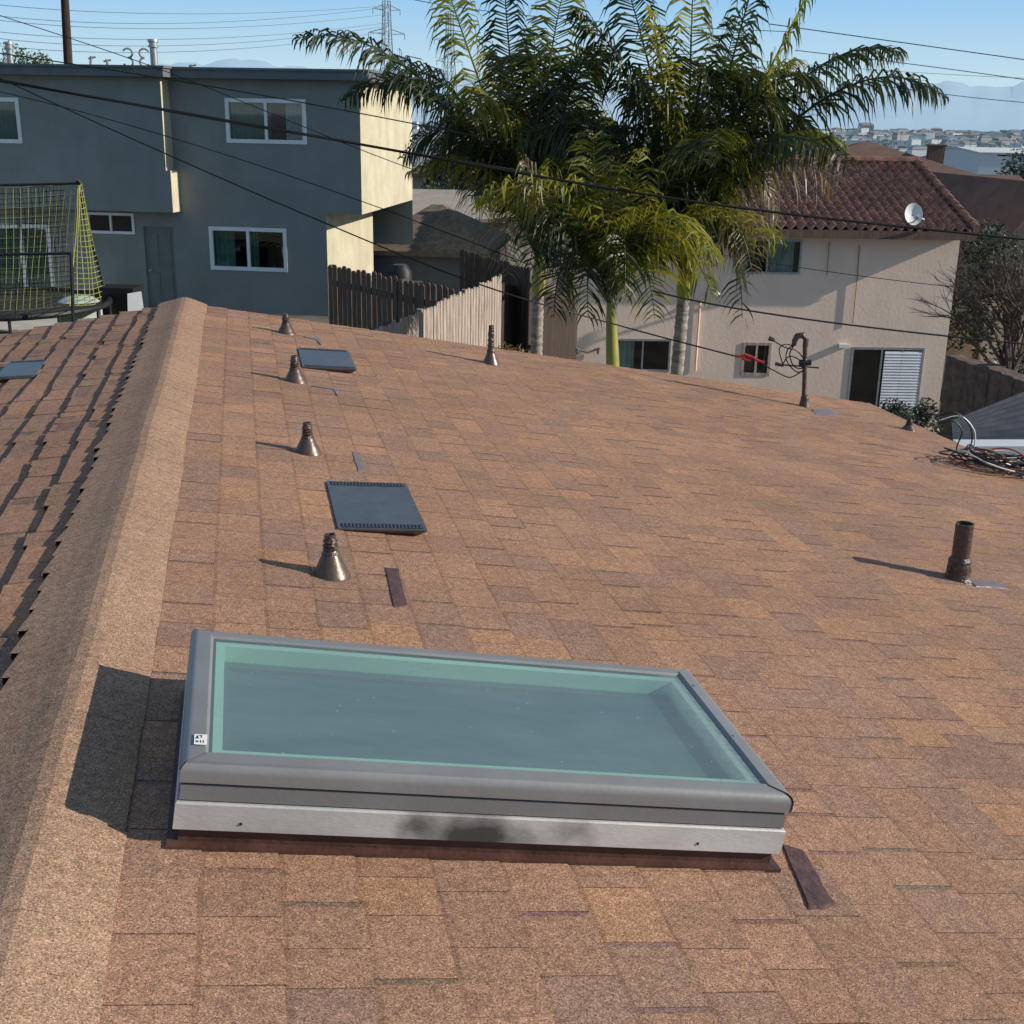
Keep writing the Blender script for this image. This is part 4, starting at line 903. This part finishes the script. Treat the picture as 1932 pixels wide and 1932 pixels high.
def palm(label,crown,low,D,specs,extra,seed,shaft_h=1.0,tw=.085):
    random.seed(seed)
    cb=at(crown[0],crown[1],D); lp=at(low[0],low[1],D); k=(cb-lp); gzz=ground(lp.x,lp.y)-.2
    base=lp+k*((gzz-lp.z)/k.z); t=thing('palm_tree',label,'palm tree',base,0,None)
    dirv=(cb-base).normalized(); sh=cb-dirv*shaft_h
    mb=MB(); N_=110; P=[base.lerp(sh,i/N_) for i in range(N_+1)]; mb.tube(P,[tw*(1.15-.15*i/N_)*(1.06 if i%3==0 else .96) for i in range(N_+1)],14); mb.build('trunk',M['trunk'],t,world=True,smooth=True)
    mb=MB(); P=[sh.lerp(cb+dirv*.25,i/12) for i in range(13)]; mb.tube(P,[tw*q for q in (1.02,1.2,1.25,1.22,1.18,1.12,1.05,.98,.9,.8,.7,.6,.45)],14); mb.build('crownshaft',M['shaftgreen'],t,world=True,smooth=True)
    for sp in specs:
        tx,ty,cx_,cy_,m=sp[:5]; dd=sp[5] if len(sp)>5 else U_(-.9,.9)
        frond(t,cb+Vector((U_(-.05,.05),U_(-.05,.05),U_(-.1,.15))),at(cx_,cy_,D+dd*.45),at(tx,ty,D+dd),m,dry=(m=='frond3'))
    for i in range(extra):
        az=6.283*i/extra+U_(-.3,.3); el=U_(.6,1.2); Ln=U_(2.4,3.1); hv=Vector((math.cos(az),math.sin(az),0))
        tip=cb+hv*Ln*math.cos(el*.75)+Z*Ln*(math.sin(el)*.75-.2); ctl=cb+hv*Ln*.28+Z*Ln*.68
        frond(t,cb,ctl,tip,random.choice(('frond1','frond2')))
    return t
f1,f2,f3='frond1','frond2','frond3'
palm('tall palm with ringed grey trunk, left of the three',(1018,480),(1012,668),17.0,
 [(562,72,800,20,f1,-.5),(650,190,830,40,f1,.4),(760,300,880,120,f1,.8),(905,420,900,260,f3,.5),(835,-50,900,150,f2,.2),(950,-70,960,180,f1,-.3),(1075,-60,1010,160,f2,.4),(1130,90,1060,120,f1,-.8),(730,150,860,60,f1,1.2),(1160,250,1090,120,f2,.6),(890,230,930,60,f2,-1.4),(960,520,930,330,f3,-.6),(940,110,960,140,f1,1.),(1010,60,1000,240,f1,.9),(880,360,900,160,f1,.9),
  (820,330,880,60,f1,-.9),(1090,330,1080,30,f1,.5),(970,300,950,0,f2,.9),(1050,230,1040,20,f1,-1.),(1130,170,1080,-40,f1,.2),(1000,180,1000,-60,f1,.8)],4,31,tw=.08,shaft_h=.55)
palm('palm with bright yellow green trunk, middle of the three',(1152,560),(1156,688),15.2,
 [(985,300,1030,360,f3,-.3),(1000,500,1020,320,f1,-.6),(1045,600,1050,400,f1,.4),(1120,250,1120,400,f2,.2),(1210,280,1180,400,f2,-.3),(1300,370,1220,340,f1,.4),(1345,560,1270,340,f2,-.4),(1400,460,1280,330,f1,.5),(1070,270,1100,400,f1,.8),(1235,600,1215,380,f2,-.8),(1110,600,1100,420,f1,-1.),(1180,560,1180,330,f1,-1.1),(1060,440,1080,280,f2,.6),(1270,480,1230,280,f1,.9)],5,32,shaft_h=1.15,tw=.068)
palm('tallest palm with pale ringed trunk, right of the three',(1298,470),(1277,703),16.0,
 [(1785,185,1600,30,f1,-.3),(1700,100,1520,30,f1,.8),(1545,-50,1420,180,f2,.2),(1440,-90,1360,160,f1,-.4),(1310,-90,1300,150,f2,.3),(1170,-70,1240,150,f1,.5),(1090,20,1190,80,f1,-.6),(1560,270,1450,100,f1,.6),(1470,420,1420,180,f3,.4),(1590,345,1440,230,f3,-.6),(1400,600,1400,330,f1,-.5),(1120,300,1200,110,f1,.7),(1230,20,1260,200,f2,-.7),(1390,40,1340,220,f1,.9),(1500,120,1400,110,f2,1.2),(1180,560,1200,280,f1,-.9),(1360,300,1340,150,f2,-1.),(1420,520,1390,330,f3,-.8),
  (1180,240,1210,-20,f1,-.2),(1480,290,1430,-10,f1,-.9),(1420,230,1390,-60,f2,.6),(1240,300,1240,-10,f1,1.1),(1570,200,1470,-10,f1,.3),(1290,330,1280,60,f2,.2),(1340,230,1330,-70,f1,-.7),(1380,420,1370,120,f1,.8)],6,33,shaft_h=.65,tw=.083)
# ---------------------------------------------------------------- other trees
def crown_leaves(mb,blobs,n_,sz):
    for i in range(n_):
        c,r=random.choice(blobs); v=Vector((random.gauss(0,1),random.gauss(0,1),random.gauss(0,1))).normalized()*r*rnd()**.35; p=c+v
        a=Vector((random.gauss(0,1),random.gauss(0,1),random.gauss(0,1))).normalized()*sz*U_(.6,1.2); b_=a.orthogonal().normalized()*sz*.45
        mb.add([p-a*.5,p+b_*.5,p+a*.5,p-b_*.5],[(0,1,2,3)])
def leafy(label,px,py,D,r,nb,n_,sz,name='leafy_tree',cat='tree',seed=1,m='leaf',vz=.5):
    random.seed(seed); c=at(px,py,D); gz=ground(c.x,c.y); t=thing(name,label,cat,(c.x,c.y,gz))
    blobs=[(c+Vector((U_(-r,r),U_(-r,r),U_(-r*vz,r*vz))),r*U_(.35,.7)) for _ in range(nb)]
    mb=MB(); mb.tube([(c.x,c.y,gz-.1),(c.x+.1,c.y,(gz+c.z)/2),tuple(c)],[.16,.13,.07],8)
    for q,rr in blobs[:6]: mb.tube([(c.x,c.y,c.z-r*.8),tuple(q)],[.06,.02],5)
    mb.build('trunk',M['bark'],t,world=True); mb=MB(); crown_leaves(mb,blobs,n_,sz); mb.build('crown',M[m],t,world=True)
leafy('leafy tree top showing over the green roof at far left',35,122,46,.9,8,1200,.14,seed=2)
leafy('dark evergreen shrub against right end of the cream building',1850,580,33,1.3,18,8000,.15,'evergreen_shrub','shrub',3,m='leafdark',vz=1.4)
leafy('dark tree in middle distance right of brown roofs',1925,335,90,1.8,8,1800,.35,seed=5,m='leafdark')
leafy('low dark shrub beyond the roof eave below the sliding door',1728,792,20,.42,9,1800,.08,'small_shrub','shrub',6,m='leafdark')
leafy('narrow cypress between green building and left palm',845,335,56,1.0,8,1500,.25,'cypress_tree','tree',7,vz=1.2,m='leafdark')
leafy('round leafy tree behind shed in the middle distance',905,345,52,1.2,6,1500,.25,seed=8,m='leafdark')
# bare tree
random.seed(17)
c=at(1905,710,22); gz=ground(c.x,c.y); t=thing('bare_tree','bare twiggy tree at right edge beside the cream building','tree',(c.x,c.y,gz))
mt=MB(); mbr=MB()
def branch(p,d,l,r,dep,mb):
    q=p+d*l*.5+Vector((U_(-.1,.1),U_(-.1,.1),0))*l*.3; e=q+(d+Vector((U_(-.2,.2),U_(-.2,.2),U_(-.05,.15)))).normalized()*l*.5
    mb.tube([p,q,e],[r,r*.85,r*.65],5 if dep<3 else 3)
    if dep>=6: return
    for k in range(3 if dep<5 else 2):
        nd=(d+Vector((U_(-.75,.75),U_(-.75,.75),U_(-.25,.35)))).normalized(); branch(e if k else q,nd,l*U_(.62,.8),r*.62,dep+1,mbr)
base=Vector((c.x,c.y,gz)); hT=max(.5,c.z-gz)
mt.tube([base,base+Vector((0,0,hT))],[.14,.11],8); mt.build('trunk',M['twig'],t,world=True)
for k in range(10): branch(base+Vector((0,0,hT-.05)),Vector((U_(-.6,.7),U_(-.5,.5),1)).normalized(),.84,.04,1,mbr)
mbr.build('branches',M['twig'],t,world=True)
# stone wall, corrugated roof, white rim
def wallthing(name,label,cat,p0,p1,hgt,th,m):
    d=p1-p0; t=thing(name,label,cat,(p0.x,p0.y,p0.z-hgt),math.atan2(d.y,d.x)); L2=Vector((d.x,d.y,0)).length; mb=MB(); n_=int(L2/.3); random.seed(8)
    for i in range(n_):
        x0=L2*i/n_; x1=L2*(i+1)/n_-.01; zt_=hgt+d.z*(i+.5)/n_+U_(-.03,.03); mb.box(x0,x1,U_(-.02,.02),th,-1,zt_)
    mb.build('stones',M[m],t)
wallthing('stone_wall','brown stone retaining wall at right below the bare tree','wall',at(1785,668,23),at(2010,745,20),2.4,.35,'stone')
zc_=at(1880,838,10.3).z
PA=atz(1797,842,zc_);PB=atz(1793,803,zc_);PCc=atz(2060,690,zc_);PD=atz(2060,842,zc_)
t=thing('patio_cover','dark corrugated metal patio cover beyond the right eave','patio cover',Vector((PA.x,PA.y,ground(PA.x,PA.y))))
mb=MB(); vs=[];fs=[]; nn=120
for e in range(3):
    u=e/2
    for i in range(nn+1):
        v=i/nn; p=(PA*(1-v)+PB*v)*(1-u)+(PD*(1-v)+PCc*v)*u; vs.append(p+Z*(.06*abs(math.sin(v*math.pi*8))))
for e in range(2):
    for i in range(nn): fs.append((e*(nn+1)+i,e*(nn+1)+i+1,(e+1)*(nn+1)+i+1,(e+1)*(nn+1)+i))
mb.add(vs,fs); mb.build('corrugated_sheet',M['corr'],t,world=True,smooth=True)
for p in (PA.lerp(PD,.1),PB.lerp(PCc,.12),PD,PCc):
    mb=MB(); mb.tube([p-Z*.03,Vector((p.x,p.y,ground(p.x,p.y)-.1))],.05,8); mb.build('post',M['steel'],t,world=True)
q0=at(1815,842,9.6); q1=at(2010,842,9.4)
mb=MB(); nrm=H*.22
mb.add([q0,q1,q1+nrm,q0+nrm,q0-Z*.14,q1-Z*.14,q1+nrm-Z*.14,q0+nrm-Z*.14],[(0,1,2,3),(4,5,6,7),(0,1,5,4),(1,2,6,5),(2,3,7,6),(3,0,4,7)]); mb.build('white_beam',M['white'],t,world=True)
# coil of wires
random.seed(12)
cb=roofpt(1880,884,.02)
t=thing('wire_coil','tangled coil of black, red, green and white wires at the right eave','wire coil',cb)
for m_,k_ in(('cable',12),('wred',3),('wgreen',4),('wwhite',2)):
    for j in range(k_):
        mb=MB(); pts=[]; r=U_(.10,.26); ph=rnd()*6.28; ox,oy=U_(-.08,.14),U_(-.07,.07); tl=U_(-.4,.4); hgt=U_(.01,.10)
        for i in range(40):
            an=ph+i*2*math.pi/36; rr=r*(1+.12*math.sin(3*an+ph)); pts.append(MR.to_3x3()@Vector((ox+rr*math.cos(an)*1.5,oy+rr*math.sin(an)*.8,.02+hgt*(.6+.4*math.sin(2*an+tl*8)))) +cb)
        mb.tube(pts,.005,5); mb.build('wire_loop',M[m_],t,world=True,smooth=True)
for j,(pts,m_) in enumerate((([(1765,787),(1800,778),(1828,800),(1833,835),(1815,860)],'cable'),([(1775,792),(1812,785),(1838,812),(1838,845)],'wwhite'),([(1770,800),(1800,795),(1815,815),(1805,850),(1830,880)],'cable'),([(1790,862),(1840,885),(1900,905),(1950,912)],'wred'),([(1800,850),(1860,870),(1930,875)],'wgreen'))):
    D0=depth(cb); mb=MB(); P=[at(x,y,D0+(.12 if j<3 else -.05)) for x,y in pts]
    mb.tube(spline(P),.005,5); mb.build('loose_wire',M[m_],t,world=True)
# ---------------------------------------------------------------- distant city
random.seed(99)
def blob(mb,c,rx,rz):
    vs=[];n_=6
    for j,(f,zf) in enumerate(((.6,0),(1,.4),(.8,.8))):
        for k in range(n_):
            a=6.283*k/n_+j*.5; q=U_(.75,1.2); vs.append((c[0]+math.cos(a)*rx*f*q,c[1]+math.sin(a)*rx*f*q,c[2]+rz*zf*q))
    vs.append((c[0],c[1],c[2]+rz)); fs=[]
    for j in range(2):
        for k in range(n_): fs.append((j*n_+k,j*n_+(k+1)%n_,(j+1)*n_+(k+1)%n_,(j+1)*n_+k))
    for k in range(n_): fs.append((2*n_+k,2*n_+(k+1)%n_,3*n_))
    mb.add(vs,fs)
mb=MB()
for i in range(5200):
    D=250*math.exp(rnd()*3.4) if rnd()<.3 else 1100*math.exp(rnd()*2.0); s=(U_(-.42,.45) if rnd()<.3 else U_(.18,.46))*D; p=H*D+R0*s; rr=U_(3,7)*(1+D/2600); blob(mb,(p.x,p.y,ground(p.x,p.y)-1),rr,rr*U_(.7,1.3))
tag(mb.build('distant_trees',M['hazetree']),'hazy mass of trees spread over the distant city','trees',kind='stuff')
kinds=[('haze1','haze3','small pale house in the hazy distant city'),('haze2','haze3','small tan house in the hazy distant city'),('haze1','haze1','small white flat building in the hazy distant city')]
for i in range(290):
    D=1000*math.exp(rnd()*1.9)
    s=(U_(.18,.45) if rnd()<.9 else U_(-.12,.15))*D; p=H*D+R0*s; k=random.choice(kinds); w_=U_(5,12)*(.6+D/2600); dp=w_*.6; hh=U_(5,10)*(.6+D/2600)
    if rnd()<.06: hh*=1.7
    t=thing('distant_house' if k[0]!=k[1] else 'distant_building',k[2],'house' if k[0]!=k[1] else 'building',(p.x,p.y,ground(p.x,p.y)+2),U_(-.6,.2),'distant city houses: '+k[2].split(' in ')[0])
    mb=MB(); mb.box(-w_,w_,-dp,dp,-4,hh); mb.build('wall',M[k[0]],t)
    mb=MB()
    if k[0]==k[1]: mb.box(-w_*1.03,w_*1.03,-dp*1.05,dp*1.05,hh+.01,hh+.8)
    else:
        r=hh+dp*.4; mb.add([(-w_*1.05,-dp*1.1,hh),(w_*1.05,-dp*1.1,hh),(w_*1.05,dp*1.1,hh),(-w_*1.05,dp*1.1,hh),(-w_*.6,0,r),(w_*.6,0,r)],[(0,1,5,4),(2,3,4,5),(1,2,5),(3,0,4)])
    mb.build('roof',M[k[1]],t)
for i in range(24):
    D=U_(900,2400); s=U_(.2,.42)*D; p=H*D+R0*s; g_=ground(p.x,p.y); hh=U_(22,32)
    t=thing('distant_palm','tiny fan palm silhouette in the hazy distant city','palm tree',(p.x,p.y,g_),0,'distant palms in the city')
    mb=MB(); mb.tube([(0,0,0),(.3,0,hh)],.5,5); mb.build('trunk',M['hazetree'],t)
    mb=MB()
    for q in range(26):
        d=Vector((random.gauss(0,1),random.gauss(0,1),random.gauss(0,.8))).normalized(); a=Vector((.3,0,hh)); o_=d.orthogonal().normalized()*.6; mb.add([a,a+d*2.2+o_,a+d*4-Z*.6,a+d*2.2-o_],[(0,1,2,3)])
    mb.build('crown',M['hazetree'],t)
